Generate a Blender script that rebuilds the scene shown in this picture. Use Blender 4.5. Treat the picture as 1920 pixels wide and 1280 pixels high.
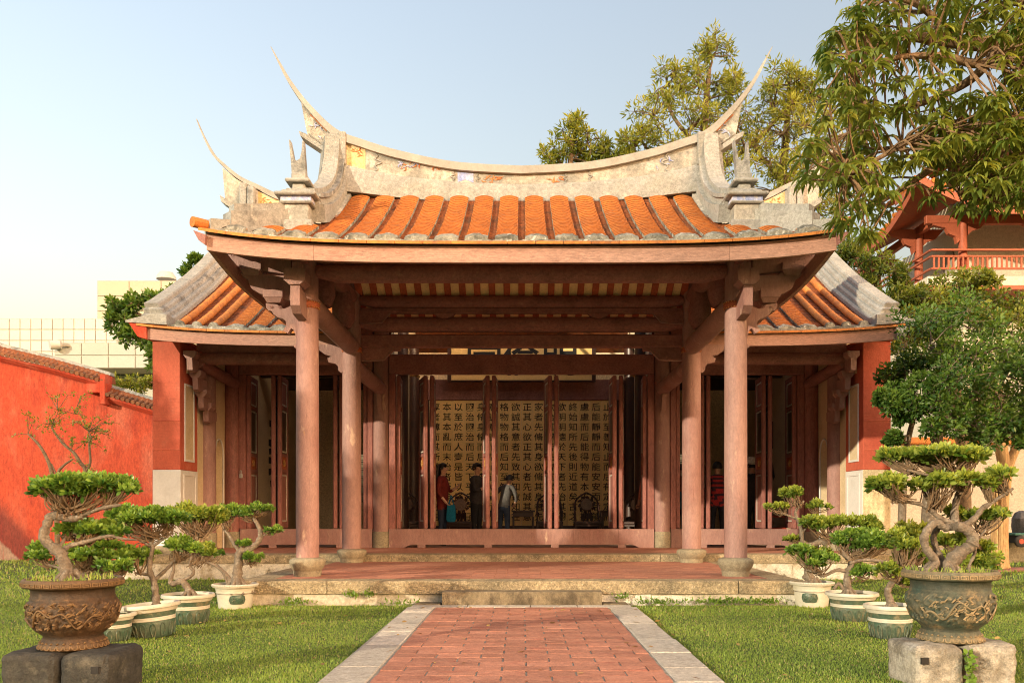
import bpy, bmesh, math, random
import numpy as np
from mathutils import Vector, Matrix, Euler
R = math.radians
random.seed(7); rng = np.random.default_rng(7)
for o in list(bpy.data.objects): bpy.data.objects.remove(o)
scene = bpy.context.scene
col = scene.collection

# ---------------------------------------------------------------- camera, sky, sun, exposure
F = 1560.0; EYE = 1.09; VX, VY = 978.0, 957.0        # focal length in photo pixels, eye height (m), vanishing point
cd = bpy.data.cameras.new('camera'); cam = bpy.data.objects.new('camera', cd); col.objects.link(cam)
cam.location = (0, 0, EYE); cam.rotation_euler = (R(90), 0, 0)
cd.sensor_width = 36; cd.lens = 36 * F / 1920; cd.shift_x = (960 - VX) / 1920; cd.shift_y = (VY - 640) / 1920
cd.clip_end = 3000; cd.clip_start = .05
scene.camera = cam
SUN_AZ, SUN_EL = 47, 15                                # degrees left of straight behind the camera, elevation
S = Vector((-math.sin(R(SUN_AZ)) * math.cos(R(SUN_EL)), -math.cos(R(SUN_AZ)) * math.cos(R(SUN_EL)), math.sin(R(SUN_EL))))
w = bpy.data.worlds.new('World'); scene.world = w; w.use_nodes = True
nt = w.node_tree; bg = nt.nodes['Background']
sky = nt.nodes.new('ShaderNodeTexSky'); sky.sky_type = 'NISHITA'; sky.sun_disc = False
sky.sun_elevation = R(SUN_EL); sky.sun_rotation = (-math.atan2(S.x, S.y)) % (2 * math.pi)
sky.altitude = 0; sky.air_density = 1.9; sky.dust_density = 7.5; sky.ozone_density = 1.0
hs = nt.nodes.new('ShaderNodeHueSaturation'); hs.inputs['Saturation'].default_value = .9; wb = nt.nodes.new('ShaderNodeMix'); wb.data_type = 'RGBA'; wb.blend_type = 'MULTIPLY'; wb.inputs[0].default_value = 1; wb.inputs[7].default_value = (1.03, .965, 1.05, 1)
nt.links.new(sky.outputs[0], hs.inputs['Color']); nt.links.new(hs.outputs[0], wb.inputs[6]); nt.links.new(wb.outputs[2], bg.inputs['Color']); bg.inputs['Strength'].default_value = .15
sd = bpy.data.lights.new('sun', 'SUN'); sd.energy = 2.1; sd.angle = R(.6); sd.color = (1, .85, .60)
sun = bpy.data.objects.new('sun', sd); col.objects.link(sun); sun.rotation_euler = S.to_track_quat('Z', 'Y').to_euler(); sun.location = (-20, -20, 15)
vs = scene.view_settings; vs.view_transform = 'Standard'; vs.look = 'None'; vs.gamma = 1; vs.use_curve_mapping = False
vs.exposure = 1.42
scene.cycles.max_bounces = 8; scene.cycles.diffuse_bounces = 5; scene.cycles.transparent_max_bounces = 8
scene.cycles.use_denoising = True; scene.cycles.filter_width = 1.05; scene.cycles.denoising_prefilter = 'ACCURATE'

# ---------------------------------------------------------------- helpers
def P(px, py, d): return Vector(((px - VX) * d / F, d, EYE + (VY - py) * d / F))
def XZ(px, py, d): p = P(px, py, d); return (p.x, p.z)
def G(px, py): return P(px, py, EYE * F / (py - VY))       # a point on the lawn

def tag(o, label=None, cat=None, group=None, kind=None):
    if label: o['label'] = label
    if cat: o['category'] = cat
    if group: o['group'] = group
    if kind: o['kind'] = kind
    return o
def thing(name, label, cat, loc=(0, 0, 0), group=None):
    o = bpy.data.objects.new(name, None); col.objects.link(o); o.location = loc; o.empty_display_size = .2
    return tag(o, label, cat, group)
def setpar(o, parent):
    o.parent = parent
    if parent is not None and parent.type == 'EMPTY': o.matrix_parent_inverse = Matrix.Translation(-Vector(parent.location))
def copy_tree(o, parent=None):
    c = o.copy(); col.objects.link(c); c.parent = parent
    for ch in list(o.children): copy_tree(ch, c)
    return c

class MB:
    def __init__(s): s.v = []; s.f = []; s.m = []
    def add(s, vs, fs, m=0):
        b = len(s.v); s.v.extend([tuple(q) for q in vs])
        for f in fs: s.f.append(tuple(b + i for i in f)); s.m.append(m)
        return s
    def box(s, x0, x1, y0, y1, z0, z1, b=0, M=None, m=0):
        c = ((x0 + x1) / 2, (y0 + y1) / 2, (z0 + z1) / 2); h = (abs(x1 - x0) / 2, abs(y1 - y0) / 2, abs(z1 - z0) / 2)
        if b <= 0:
            vs = [Vector((c[0] + i * h[0], c[1] + j * h[1], c[2] + k * h[2])) for i in (-1, 1) for j in (-1, 1) for k in (-1, 1)]
            fs = [(0, 1, 3, 2), (4, 6, 7, 5), (0, 4, 5, 1), (2, 3, 7, 6), (0, 2, 6, 4), (1, 5, 7, 3)]
        else:
            b = min(b, min(h) * .9); vs = []; idx = {}
            for i in (-1, 1):
                for j in (-1, 1):
                    for k in (-1, 1):
                        for a in range(3):
                            sg = (i, j, k); q = [c[n] + sg[n] * (h[n] if n == a else h[n] - b) for n in range(3)]
                            idx[(i, j, k, a)] = len(vs); vs.append(Vector(q))
            fs = []
            for a in range(3):
                o = [n for n in range(3) if n != a]
                for sg in (-1, 1):
                    q = []
                    for p in ((-1, -1), (1, -1), (1, 1), (-1, 1)):
                        t = [0, 0, 0]; t[a] = sg; t[o[0]] = p[0]; t[o[1]] = p[1]; q.append(idx[(t[0], t[1], t[2], a)])
                    fs.append(tuple(q))
                for s1 in (-1, 1):
                    for s2 in (-1, 1):
                        q = []
                        for cc, ax in ((-1, o[0]), (1, o[0]), (1, o[1]), (-1, o[1])):
                            t = [0, 0, 0]; t[o[0]] = s1; t[o[1]] = s2; t[a] = cc; q.append(idx[(t[0], t[1], t[2], ax)])
                        fs.append(tuple(q))
            for i in (-1, 1):
                for j in (-1, 1):
                    for k in (-1, 1): fs.append((idx[(i, j, k, 0)], idx[(i, j, k, 1)], idx[(i, j, k, 2)]))
        if M is not None: vs = [M @ q for q in vs]
        return s.add(vs, fs, m)
    def tube(s, pts, rad, n=8, cap=True, m=0, squash=1.0, jit=0):
        pts = [Vector(p) for p in pts]; k = len(pts)
        if not hasattr(rad, '__len__'): rad = [rad] * k
        up = None; rings = []
        for i in range(k):
            t = (pts[min(i + 1, k - 1)] - pts[max(i - 1, 0)])
            if t.length < 1e-9: t = Vector((0, 0, 1))
            t.normalize()
            if up is None: up = Vector((0, 0, 1)) if abs(t.z) < .9 else Vector((1, 0, 0))
            a = up - t * up.dot(t)
            if a.length < 1e-6: a = Vector((1, .1, 0)) - t * t.x
            a.normalize(); up = a; b = t.cross(a)
            rings.append([pts[i] + (a * math.cos(2 * math.pi * j / n) + b * math.sin(2 * math.pi * j / n) * squash) * rad[i] * (1 + (random.uniform(-jit, jit) if jit else 0)) for j in range(n)])
        vs = [q for r in rings for q in r]; fs = []
        for i in range(k - 1):
            for j in range(n):
                j2 = (j + 1) % n; fs.append((i * n + j, i * n + j2, (i + 1) * n + j2, (i + 1) * n + j))
        if cap: fs.append(tuple(range(n))[::-1]); fs.append(tuple((k - 1) * n + j for j in range(n)))
        return s.add(vs, fs, m)
    def lathe(s, prof, c=(0, 0, 0), n=24, m=0, cap=True, fn=None):
        vs = []; k = len(prof)
        for (r, z) in prof:
            for j in range(n):
                a = 2 * math.pi * j / n; rr = r if fn is None else fn(r, z, a)
                vs.append((c[0] + rr * math.cos(a), c[1] + rr * math.sin(a), c[2] + z))
        fs = [(i * n + j, i * n + (j + 1) % n, (i + 1) * n + (j + 1) % n, (i + 1) * n + j) for i in range(k - 1) for j in range(n)]
        if cap: fs.append(tuple(range(n))[::-1]); fs.append(tuple((k - 1) * n + j for j in range(n)))
        return s.add(vs, fs, m)
    def prism(s, poly, to3, w0, w1, m=0):
        n = len(poly); vs = [to3(a, b, w0) for a, b in poly] + [to3(a, b, w1) for a, b in poly]
        fs = [tuple(range(n)), tuple(range(2 * n - 1, n - 1, -1))] + [(i, (i + 1) % n, n + (i + 1) % n, n + i) for i in range(n)]
        return s.add(vs, fs, m)
    def strip(s, rows, m=0, close=False):
        n = len(rows[0]); vs = [q for r in rows for q in r]; fs = []
        for i in range(len(rows) - 1):
            for j in range(n if close else n - 1):
                j2 = (j + 1) % n; fs.append((i * n + j, i * n + j2, (i + 1) * n + j2, (i + 1) * n + j))
        if close: fs.append(tuple(range(n))[::-1]); fs.append(tuple((len(rows) - 1) * n + j for j in range(n)))
        return s.add(vs, fs, m)
    def build(s, name, mats, parent=None, smooth=30, recalc=True):
        me = bpy.data.meshes.new(name); me.from_pydata([tuple(q) for q in s.v], [], s.f)
        if not isinstance(mats, (list, tuple)): mats = [mats]
        for mm in mats: me.materials.append(mm)
        if len(mats) > 1: me.polygons.foreach_set('material_index', s.m)
        if recalc:
            bm = bmesh.new(); bm.from_mesh(me); bmesh.ops.recalc_face_normals(bm, faces=bm.faces); bm.to_mesh(me); bm.free()
        if smooth:
            me.shade_smooth(); me.set_sharp_from_angle(angle=R(smooth))
        me.update()
        o = bpy.data.objects.new(name, me); col.objects.link(o)
        if parent is not None: setpar(o, parent)
        return o
def inst(o, loc=None, parent=None, rot=None, scale=None):
    c = o.copy(); col.objects.link(c)
    if parent is not None: setpar(c, parent)
    if loc is not None: c.location = loc
    if rot is not None: c.rotation_euler = rot
    if scale is not None: c.scale = scale
    return c
yplane = lambda a, b, w: (a, w, b)      # polygon in X,Z extruded along Y
xplane = lambda a, b, w: (w, a, b)      # polygon in Y,Z extruded along X
def smoothpts(pts, n=4):
    pts = [Vector(p) for p in pts]; out = []
    for i in range(len(pts) - 1):
        p0 = pts[max(i - 1, 0)]; p1 = pts[i]; p2 = pts[i + 1]; p3 = pts[min(i + 2, len(pts) - 1)]
        for k in range(n):
            t = k / n
            out.append(.5 * ((2 * p1) + (p2 - p0) * t + (2 * p0 - 5 * p1 + 4 * p2 - p3) * t * t + (3 * p1 - p0 - 3 * p2 + p3) * t ** 3))
    out.append(pts[-1]); return out
def interp(x, xs, ys): return float(np.interp(x, xs, ys))

# ---------------------------------------------------------------- materials
def mat(name, c1, c2=None, scale=3, rough=.75, bump=0, bscale=40, var=0, stains=(), stretch=(1, 1, 1), spec=.3, metal=0, trans=0, extra=None, detail=5, grain=.22, cracks=None):
    m = bpy.data.materials.new(name); m.use_nodes = True; n = m.node_tree.nodes; l = m.node_tree.links; b = n['Principled BSDF']
    tc = n.new('ShaderNodeTexCoord'); mp = n.new('ShaderNodeMapping'); mp.inputs['Scale'].default_value = stretch
    oi = n.new('ShaderNodeObjectInfo'); ad = n.new('ShaderNodeVectorMath'); ad.operation = 'ADD'; sc = n.new('ShaderNodeVectorMath'); sc.operation = 'SCALE'
    cb = n.new('ShaderNodeCombineXYZ')
    for i in range(3): l.new(oi.outputs['Random'], cb.inputs[i])
    sc.inputs['Scale'].default_value = 17.0; l.new(cb.outputs[0], sc.inputs[0])
    l.new(tc.outputs['Object'], ad.inputs[0]); l.new(sc.outputs[0], ad.inputs[1]); l.new(ad.outputs[0], mp.inputs[0])
    def noise(s, det=detail, rgh=.6, vec=None):
        t = n.new('ShaderNodeTexNoise'); t.inputs['Scale'].default_value = s; t.inputs['Detail'].default_value = det; t.inputs['Roughness'].default_value = rgh
        l.new(vec or mp.outputs[0], t.inputs['Vector']); return t.outputs['Fac']
    def rng_(v, a, b2, lo=0, hi=1):
        r = n.new('ShaderNodeMapRange'); r.inputs[1].default_value = a; r.inputs[2].default_value = b2; r.inputs[3].default_value = lo; r.inputs[4].default_value = hi
        l.new(v, r.inputs[0]); return r.outputs[0]
    def mix(f, a, b2, mode='MIX'):
        x = n.new('ShaderNodeMix'); x.data_type = 'RGBA'; x.blend_type = mode
        for sock, val in ((x.inputs[0], f), (x.inputs[6], a), (x.inputs[7], b2)):
            if hasattr(val, 'is_output'): l.new(val, sock)
            elif isinstance(val, (int, float)): sock.default_value = val
            else: sock.default_value = (*val[:3], 1)
        return x.outputs[2]
    c2 = c2 or tuple(q * .8 for q in c1)
    cc = mix(rng_(noise(scale), .32, .68), c1, c2)
    for st in stains:                                    # (colour, scale, lo, hi, strength)
        cc = mix(rng_(noise(st[1], 8, .65), st[2], st[3], 0, st[4]), cc, st[0])
    if extra: cc = extra(n, l, mix, rng_, noise, cc, tc)
    if cracks:                                           # (colour, stretch, lo, hi, strength): drawn-out lines of wear
        m2 = n.new('ShaderNodeMapping'); m2.inputs['Scale'].default_value = cracks[1]; l.new(ad.outputs[0], m2.inputs[0])
        cc = mix(rng_(noise(1.0, 9, .7, m2.outputs[0]), cracks[2], cracks[3], 0, cracks[4]), cc, cracks[0])
    if grain:
        for s_, k_ in ((26, grain), (95, grain * .9)):
            gv = n.new('ShaderNodeCombineXYZ'); rv = rng_(noise(s_, 4, .7), .34, .66, 1 - k_, 1 + k_)
            for i in range(3): l.new(rv, gv.inputs[i])
            cc = mix(1.0, cc, gv.outputs[0], 'MULTIPLY')
    if var:
        hv = n.new('ShaderNodeHueSaturation'); l.new(cc, hv.inputs['Color'])
        l.new(rng_(oi.outputs['Random'], 0, 1, 1 - var, 1 + var), hv.inputs['Value']); cc = hv.outputs[0]
    l.new(cc, b.inputs['Base Color'])
    b.inputs['Roughness'].default_value = rough; b.inputs['Specular IOR Level'].default_value = spec; b.inputs['Metallic'].default_value = metal
    if bump:
        bp = n.new('ShaderNodeBump'); bp.inputs['Strength'].default_value = min(1, bump); bp.inputs['Distance'].default_value = .02 * max(1, bump)
        l.new(noise(bscale, 8, .65), bp.inputs['Height']); l.new(bp.outputs[0], b.inputs['Normal'])
    return m
def leafmat(name, dark, light, trans=.35, rough=.45, straw=None):
    m = bpy.data.materials.new(name); m.use_nodes = True; n = m.node_tree.nodes; l = m.node_tree.links; b = n['Principled BSDF']
    at = n.new('ShaderNodeAttribute'); at.attribute_name = 'tone'
    mx = n.new('ShaderNodeMix'); mx.data_type = 'RGBA'; mx.inputs[6].default_value = (*dark, 1); mx.inputs[7].default_value = (*light, 1)
    l.new(at.outputs['Fac'], mx.inputs[0])
    if straw:                                            # a few dry blades
        m2 = n.new('ShaderNodeMix'); m2.data_type = 'RGBA'; mr = n.new('ShaderNodeMapRange'); mr.inputs[1].default_value = .90; mr.inputs[2].default_value = .96; l.new(at.outputs['Fac'], mr.inputs[0]); l.new(mr.outputs[0], m2.inputs[0]); l.new(mx.outputs[2], m2.inputs[6]); m2.inputs[7].default_value = (*straw, 1); mx = m2
    l.new(mx.outputs[2], b.inputs['Base Color'])
    b.inputs['Roughness'].default_value = rough; b.inputs['Specular IOR Level'].default_value = .4
    tr = n.new('ShaderNodeBsdfTranslucent'); hs = n.new('ShaderNodeHueSaturation'); hs.inputs['Hue'].default_value = .485; hs.inputs['Value'].default_value = 1.5; hs.inputs['Saturation'].default_value = 1.1
    l.new(mx.outputs[2], hs.inputs['Color']); l.new(hs.outputs[0], tr.inputs['Color'])
    ms = n.new('ShaderNodeMixShader'); ms.inputs[0].default_value = trans
    l.new(b.outputs[0], ms.inputs[1]); l.new(tr.outputs[0], ms.inputs[2]); l.new(ms.outputs[0], n['Material Output'].inputs['Surface'])
    return m

M = {}
M['paint'] = mat('faded_pink_paint', (.345, .205, .178), (.27, .150, .13), 2.2, .62, .35, 60, .05, [((.22, .10, .085), 1.6, .50, .68, .7), ((.54, .38, .28), 7, .60, .70, .75), ((.52, .28, .10), 5, .70, .74, .7)], (1, 1, .35), grain=.12, cracks=((.17, .075, .06), (26, 26, 1.1), .60, .70, .75))
M['fascia'] = mat('fascia_paint', (.42, .245, .185), (.36, .195, .145), 1.6, .62, .2, 50, .03, [((.36, .17, .12), 2.2, .50, .70, .65), ((.24, .11, .08), 9, .62, .74, .6)], (.4, 1, 2), cracks=((.28, .13, .09), (1.2, 20, 26), .60, .70, .6))
M['timber'] = mat('timber_paint', (.30, .138, .115), (.225, .10, .085), 2.0, .65, .3, 50, .06, [((.14, .065, .052), 1.8, .50, .70, .7), ((.40, .23, .17), 6, .60, .72, .5)], cracks=((.13, .055, .045), (1.5, 22, 24), .58, .68, .7))
M['door'] = mat('door_paint', (.30, .122, .10), (.235, .092, .078), 2.5, .55, .2, 60, .05, [((.18, .07, .06), 2, .55, .75, .5)], (1, 1, .3))
M['dark'] = mat('dark_wood', (.035, .016, .012), (.06, .024, .016), 6, .35, .1, 60, .1, spec=.5)
M['tile'] = mat('orange_tile', (.54, .18, .026), (.43, .125, .02), 5, .7, .4, 70, .12, [((.16, .07, .032), 2.4, .52, .70, .8), ((.62, .27, .07), 12, .58, .72, .7), ((.12, .06, .03), 20, .60, .70, .75), ((.26, .19, .11), 3.5, .60, .72, .6)], grain=.3)
M['tile_gap_shade'] = mat('tile_edge_shade', (.33, .10, .02), (.23, .065, .016), 9, .9)  # painted gap and shadow line under each tile edge
M['bed'] = mat('tile_channel', (.26, .075, .022), (.17, .05, .018), 6, .75, .4, 70, .05, [((.08, .045, .03), 2.5, .46, .66, .8)], grain=.35)
M['eave_tile'] = mat('eave_tile', (.58, .22, .05), (.45, .15, .035), 5, .7, .3, 60, .12, [((.22, .12, .06), 5, .56, .72, .7)])
M['mortar'] = mat('weathered_mortar', (.36, .335, .28), (.23, .215, .17), 9, .9, .8, 45, .12, [((.10, .095, .075), 5, .46, .62, .9), ((.66, .63, .56), 9, .58, .66, .85)])
M['cement'] = mat('aged_cement', (.36, .345, .315), (.27, .26, .235), 3, .88, .5, 35, .06, [((.30, .28, .23), 2.6, .5, .68, .7), ((.16, .155, .14), 7, .6, .72, .7), ((.58, .53, .45), 5, .62, .7, .6)])
M['cement_cap'] = mat('ridge_cap_cement', (.38, .36, .32), (.30, .28, .25), 3, .88, 0, 35, .04, [((.24, .225, .19), 2.6, .5, .68, .7)], grain=.08)
M['cement_dark'] = mat('blackened_cement', (.36, .35, .32), (.24, .235, .22), 4, .9, .6, 40, .06, [((.10, .10, .095), 4, .5, .68, .8), ((.58, .55, .48), 6, .6, .7, .6)])
M['plaster_paint'] = mat('ridge_panel_plaster', (.48, .43, .37), (.41, .36, .29), 2.5, .85, .3, 40, .05, [((.25, .24, .21), 2.4, .44, .56, .9), ((.70, .65, .57), 4, .56, .68, .7), ((.62, .33, .12), 6, .66, .74, .4)])
M['ochre'] = mat('ochre_plaster', (.62, .40, .14), (.70, .55, .34), 3, .85, .3, 40, .05, [((.5, .22, .08), 9, .6, .7, .5)])
M['blue'] = mat('faded_blue_paint', (.22, .28, .55), (.45, .47, .62), 9, .85, .2, 40, 0, [((.74, .68, .6), 14, .5, .62, .7)])
M['redpaint'] = mat('relief_red_paint', (.52, .14, .05), (.60, .28, .12), 14, .85, .2, 60, 0)
M['stone'] = mat('granite_kerb', (.42, .335, .21), (.32, .25, .15), 7, .9, 1.6, 70, .06, [((.17, .14, .09), 2.2, .48, .66, .8), ((.60, .52, .38), 30, .56, .68, .7), ((.12, .095, .06), 45, .60, .70, .7)], grain=.38)
M['stone_top'] = mat('path_kerb_stone', (.50, .45, .38), (.40, .355, .30), 9, .9, .8, 80, .16, [((.25, .22, .18), 3, .55, .72, .5), ((.58, .55, .5), 50, .55, .7, .5)])
M['stone_step'] = mat('stained_step_stone', (.27, .215, .14), (.20, .155, .095), 6, .9, 1.0, 80, .04, [((.08, .062, .04), 3.5, .44, .60, .9)], (1, 1, .6))
M['base_stone'] = mat('column_base_stone', (.31, .265, .18), (.24, .20, .135), 6, .85, .5, 70, .1, [((.20, .17, .12), 4, .5, .7, .6)])
M['plinth'] = mat('plinth_plaster', (.58, .54, .46), (.50, .45, .36), 3, .9, .7, 30, .08, [((.34, .27, .17), 3, .50, .62, .8), ((.15, .125, .085), 6, .58, .66, .85)])
M['brick'] = mat('terracotta_brick', (.42, .19, .125), (.33, .14, .09), 5, .85, .4, 60, .18, [((.30, .085, .055), 3.5, .56, .72, .7), ((.58, .29, .20), 6, .58, .72, .6), ((.36, .30, .22), 2, .62, .75, .35)], (1, 2, 1))
M['joint'] = mat('sandy_joint', (.40, .36, .28), (.30, .26, .20), 20, .95, .5, 90)
M['red'] = mat('red_wall_wash', (.46, .055, .022), (.38, .044, .018), 1.1, .85, .3, 25, 0, [((.58, .16, .09), 1.6, .5, .7, .7), ((.40, .04, .02), 2.4, .58, .72, .6)], (1, 1, .55))
M['pier_red'] = mat('pier_red_wash', (.50, .12, .068), (.44, .09, .052), 1.6, .85, .25, 40, 0, [((.40, .065, .04), 2, .52, .70, .6), ((.56, .20, .13), 3, .56, .7, .5)], (1, 1, .6), grain=.10)
M['white'] = mat('lime_white', (.66, .65, .63), (.60, .585, .56), 2, .85, .15, 30, .02, [((.46, .43, .38), 2.5, .58, .75, .5)], grain=.05)
M['cream'] = mat('cream_plaster', (.66, .54, .36), (.56, .44, .28), 1.5, .85, .2, 30, .02, [((.40, .30, .18), 2.2, .54, .72, .5)], grain=.08)
M['stucco_dirty'] = mat('stained_stucco', (.60, .50, .33), (.45, .36, .22), 3, .9, .5, 40, 0, [((.22, .18, .12), 6, .52, .68, .6)], (1, 1, .6))
M['ceil'] = mat('ceiling_board_ochre', (.86, .70, .38), (.80, .63, .33), 3, .8, grain=.1)
M['rafter'] = mat('rafter_paint', (.40, .11, .05), (.33, .09, .04), 4, .7, var=.08)
M['gold'] = mat('gold_board', (.90, .62, .24), (.84, .56, .20), 1.2, .55, var=.03, grain=.08)
M['ink'] = mat('ink_black', (.012, .010, .009), (.02, .016, .014), 5, .6)
M['floor'] = mat('hall_floor_tile', (.50, .33, .24), (.42, .27, .19), 3, .6)
M['gilt'] = mat('gilt_stud', (.62, .38, .12), (.4, .2, .08), 9, .45, metal=.3)
M['steel'] = mat('padlock_steel', (.6, .6, .58), None, 9, .35, metal=.6)
# ---------------------------------------------------------------- ground, path, terrace
def lawn_extra(n, l, mix, rng_, noise, cc, tc): return cc
M['soil'] = mat('lawn_soil', (.055, .085, .018), (.085, .105, .028), 5, .95, .6, 60, 0, [((.13, .10, .05), 1.2, .58, .75, .6)])
g = MB(); N = 40
xs = np.concatenate([-np.geomspace(900, 14, 10), np.linspace(-12, 12, 25), np.geomspace(14, 900, 10)])
ys = np.concatenate([[-40, -15, -6, -2], np.linspace(0, 24, 25), np.geomspace(27, 1500, 12)])
g.strip([[(x, y, 0.0) for x in xs] for y in ys])
lawn = g.build('lawn', M['soil'], recalc=False); tag(lawn, kind='structure')

HW, KW = .945, 1.25            # half width of the brick path, outer half width with kerbs
path = MB().box(-KW - .01, KW + .01, -6, 9.18, -.08, .0285).build('path', M['joint']); tag(path, kind='structure')
BL, BD = .325, .164
pb = MB().box(-BL / 2 + .007, BL / 2 - .007, -BD / 2 + .001, BD / 2 - .001, 0, .03, .0016).build('brick', M['brick'], path)
first = True; random.seed(3); row = 0; y = 9.02
while y > 4.6:
    off = (row % 2) * BL / 2; x = -HW + off - BL
    while x < HW:
        a, b = max(x, -HW + .004), min(x + BL, HW - .004)
        if b - a > .04:
            o = pb if first else inst(pb, None, path); first = False
            o.location = ((a + b) / 2, y, .005 + random.uniform(-.0015, .0022)); o.scale = ((b - a) / BL, 1, 1)
            o.rotation_euler = (random.uniform(-.006, .006), random.uniform(-.005, .005), random.uniform(-.007, .007))
        x += BL
    y -= BD; row += 1
far = MB()
for r in range(60):
    yy = y - r * BD
    if yy < -5.8: break
    for k in range(6): far.box(-HW + k * .315 + .006, -HW + (k + 1) * .315 - .006, yy - .08, yy + .08, .005, .034)
tag(far.build('brick_run', M['brick'], path), kind='stuff')
kj = 0
for sx in (-1, 1):
    y = 9.13
    while y > -5.5:
        L = random.uniform(.42, .95); mb = MB(); j = random.uniform(-.015, .015)
        mb.box(sx * (HW + .012), sx * (KW + j), y - L + .007, y, -.05, .037 + random.uniform(-.003, .004), .008); mb.build('kerb_stone', M['stone_top'], path); y -= L
for (x0, x1) in ((-1.22, -.6), (-.598, .1), (.102, .62), (.622, 1.22)):
    MB().box(x0, x1 - .006, 9.135, 9.30, -.05, .038, .006).build('kerb_stone', M['stone_top'], path)
for sx in (-1, 1):
    MB().box(sx * .91, sx * 1.2, 9.305, 9.52, -.05, .05, .012).build('kerb_stone', M['stone_step'], path)

# terrace in front of the hall, two levels
TZ, UZ = .285, .40
TX, TF, TB = 3.27, 9.53, 13.16
terrace = MB().box(-TX + .03, TX - .03, TF + .03, TB + .3, -.1, TZ - .012).build('terrace', mat('pale_joint', (.46, .40, .31), (.36, .31, .23), 20, .95)); tag(terrace, kind='structure')
def rough_block(x0, x1, y0, y1, z0, z1, seed, amp=.003, nx=14):
    rr = random.Random(seed); mb = MB(); rows = []
    for i in range(nx + 1):
        x = x0 + (x1 - x0) * i / nx; b = .012 + rr.uniform(-.004, .006); e = rr.uniform(-amp, amp); f = rr.uniform(-amp, amp)
        rows.append([(x, y0 + f, z0 + e), (x, y0 + f * .6, z1 - b), (x, y0 + b + f * .5, z1), (x, y1, z1), (x, y1, z0)])
    return mb.strip(rows, close=True)
kz0 = .285 - .145
for i, (a, b) in enumerate(((-TX, -2.235), (-2.225, 2.48), (2.49, TX))):
    rough_block(a, b, TF, TF + .34, kz0, TZ, i, .003, 40 if b - a > 2 else 14).build('kerb_stone', M['stone'], terrace, 40)
for sx in (-1, 1):
    for (a, b) in ((TF + .345, 11.2), (11.205, TB - .02)):
        MB().box(sx * (TX - .34), sx * TX, a, b, kz0, TZ, .01).build('kerb_stone', M['stone'], terrace)
    MB().box(sx * (TX - .06), sx * (TX - .02), TF + .06, TB, -.1, kz0 - .002).build('plinth', M['plinth'], terrace)
xx = -TX + .02; rr = random.Random(5)
while xx < TX - .05:                                    # patched plaster plinth under the kerb stones
    L = min(rr.uniform(.35, .9), TX - .02 - xx); mb = rough_block(xx, xx + L - .006, TF + .03 + rr.uniform(-.006, .008), TF + .2, -.1, kz0 - .004 - rr.uniform(0, .012), rr.random(), .003, 8)
    mb.build('plinth', M['plinth'], terrace, 40); xx += L
tb = MB().box(-.1405, .1405, -.0680, .0680, 0, .014, .002).build('brick', M['brick'], terrace)
first = True; y = TF + .34 + .072; row = 0; joined = MB()
while y < TB - .02:
    x = -TX + .345 + (row % 2) * .144 - .288
    while x < TX - .345:
        a, b = max(x, -TX + .345), min(x + .288, TX - .345)
        if b - a > .05:
            if row < 14:
                o = tb if first else inst(tb, None, terrace); first = False
                o.location = ((a + b) / 2, y, TZ - .014 + random.uniform(-.001, .0015)); o.scale = ((b - a) / .288, 1, 1)
            else: joined.box(a + .003, b - .003, y - .0680, y + .0680, TZ - .014, TZ + random.uniform(-.001, .0015))
        x += .288
    y += .144; row += 1
tag(joined.build('brick_run', M['brick'], terrace, 0), kind='stuff')
st = rough_block(-.89, .90, 9.3, 9.515, .03, .185, 11, .003, 30)
step = st.build('stone_step', M['stone_step'], None, 40); tag(step, 'low stained stone step between the brick path and the terrace', 'step')

floor = MB().box(-6.4, 6.4, TB + .03, 21.5, -.1, UZ - .012).build('hall_floor', M['joint']); tag(floor, kind='structure')
cuts = [-6.4, -3.9, -2.05, .0 - .62, 2.2, 3.4, 4.8, 6.4]
for i in range(len(cuts) - 1):
    rough_block(cuts[i], cuts[i + 1] - .008, TB, TB + .4, UZ - .135 if abs(cuts[i]) < 3 else UZ - .14, UZ, 20 + i, .0025, 24).build('kerb_stone', M['stone'], floor, 40)
for sx in (-1, 1):
    for a in (3.25, 4.3, 5.35):
        rough_block(min(sx * a, sx * (a + 1.046)), max(sx * a, sx * (a + 1.046)), TB + .015, TB + .2, -.1, UZ - .145, a, .003, 12).build('plinth', M['plinth'], floor, 40)
fb = MB().box(-.1415, .1415, -.0695, .0695, 0, .012, .002)
fj = MB(); y = TB + .48; row = 0
while y < 15.7:
    x = -6.1 + (row % 2) * .144
    while x < 6.0:
        fj.box(x + .002, x + .286, y - .07, y + .07, UZ - .012, UZ); x += .288
    y += .144; row += 1
tag(fj.build('brick_run', M['brick'], floor, 0), kind='stuff')
MB().box(-6, 6, 15.72, 21.2, UZ - .01, UZ - .001).build('floor_tiles', M['floor'], floor)
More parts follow.
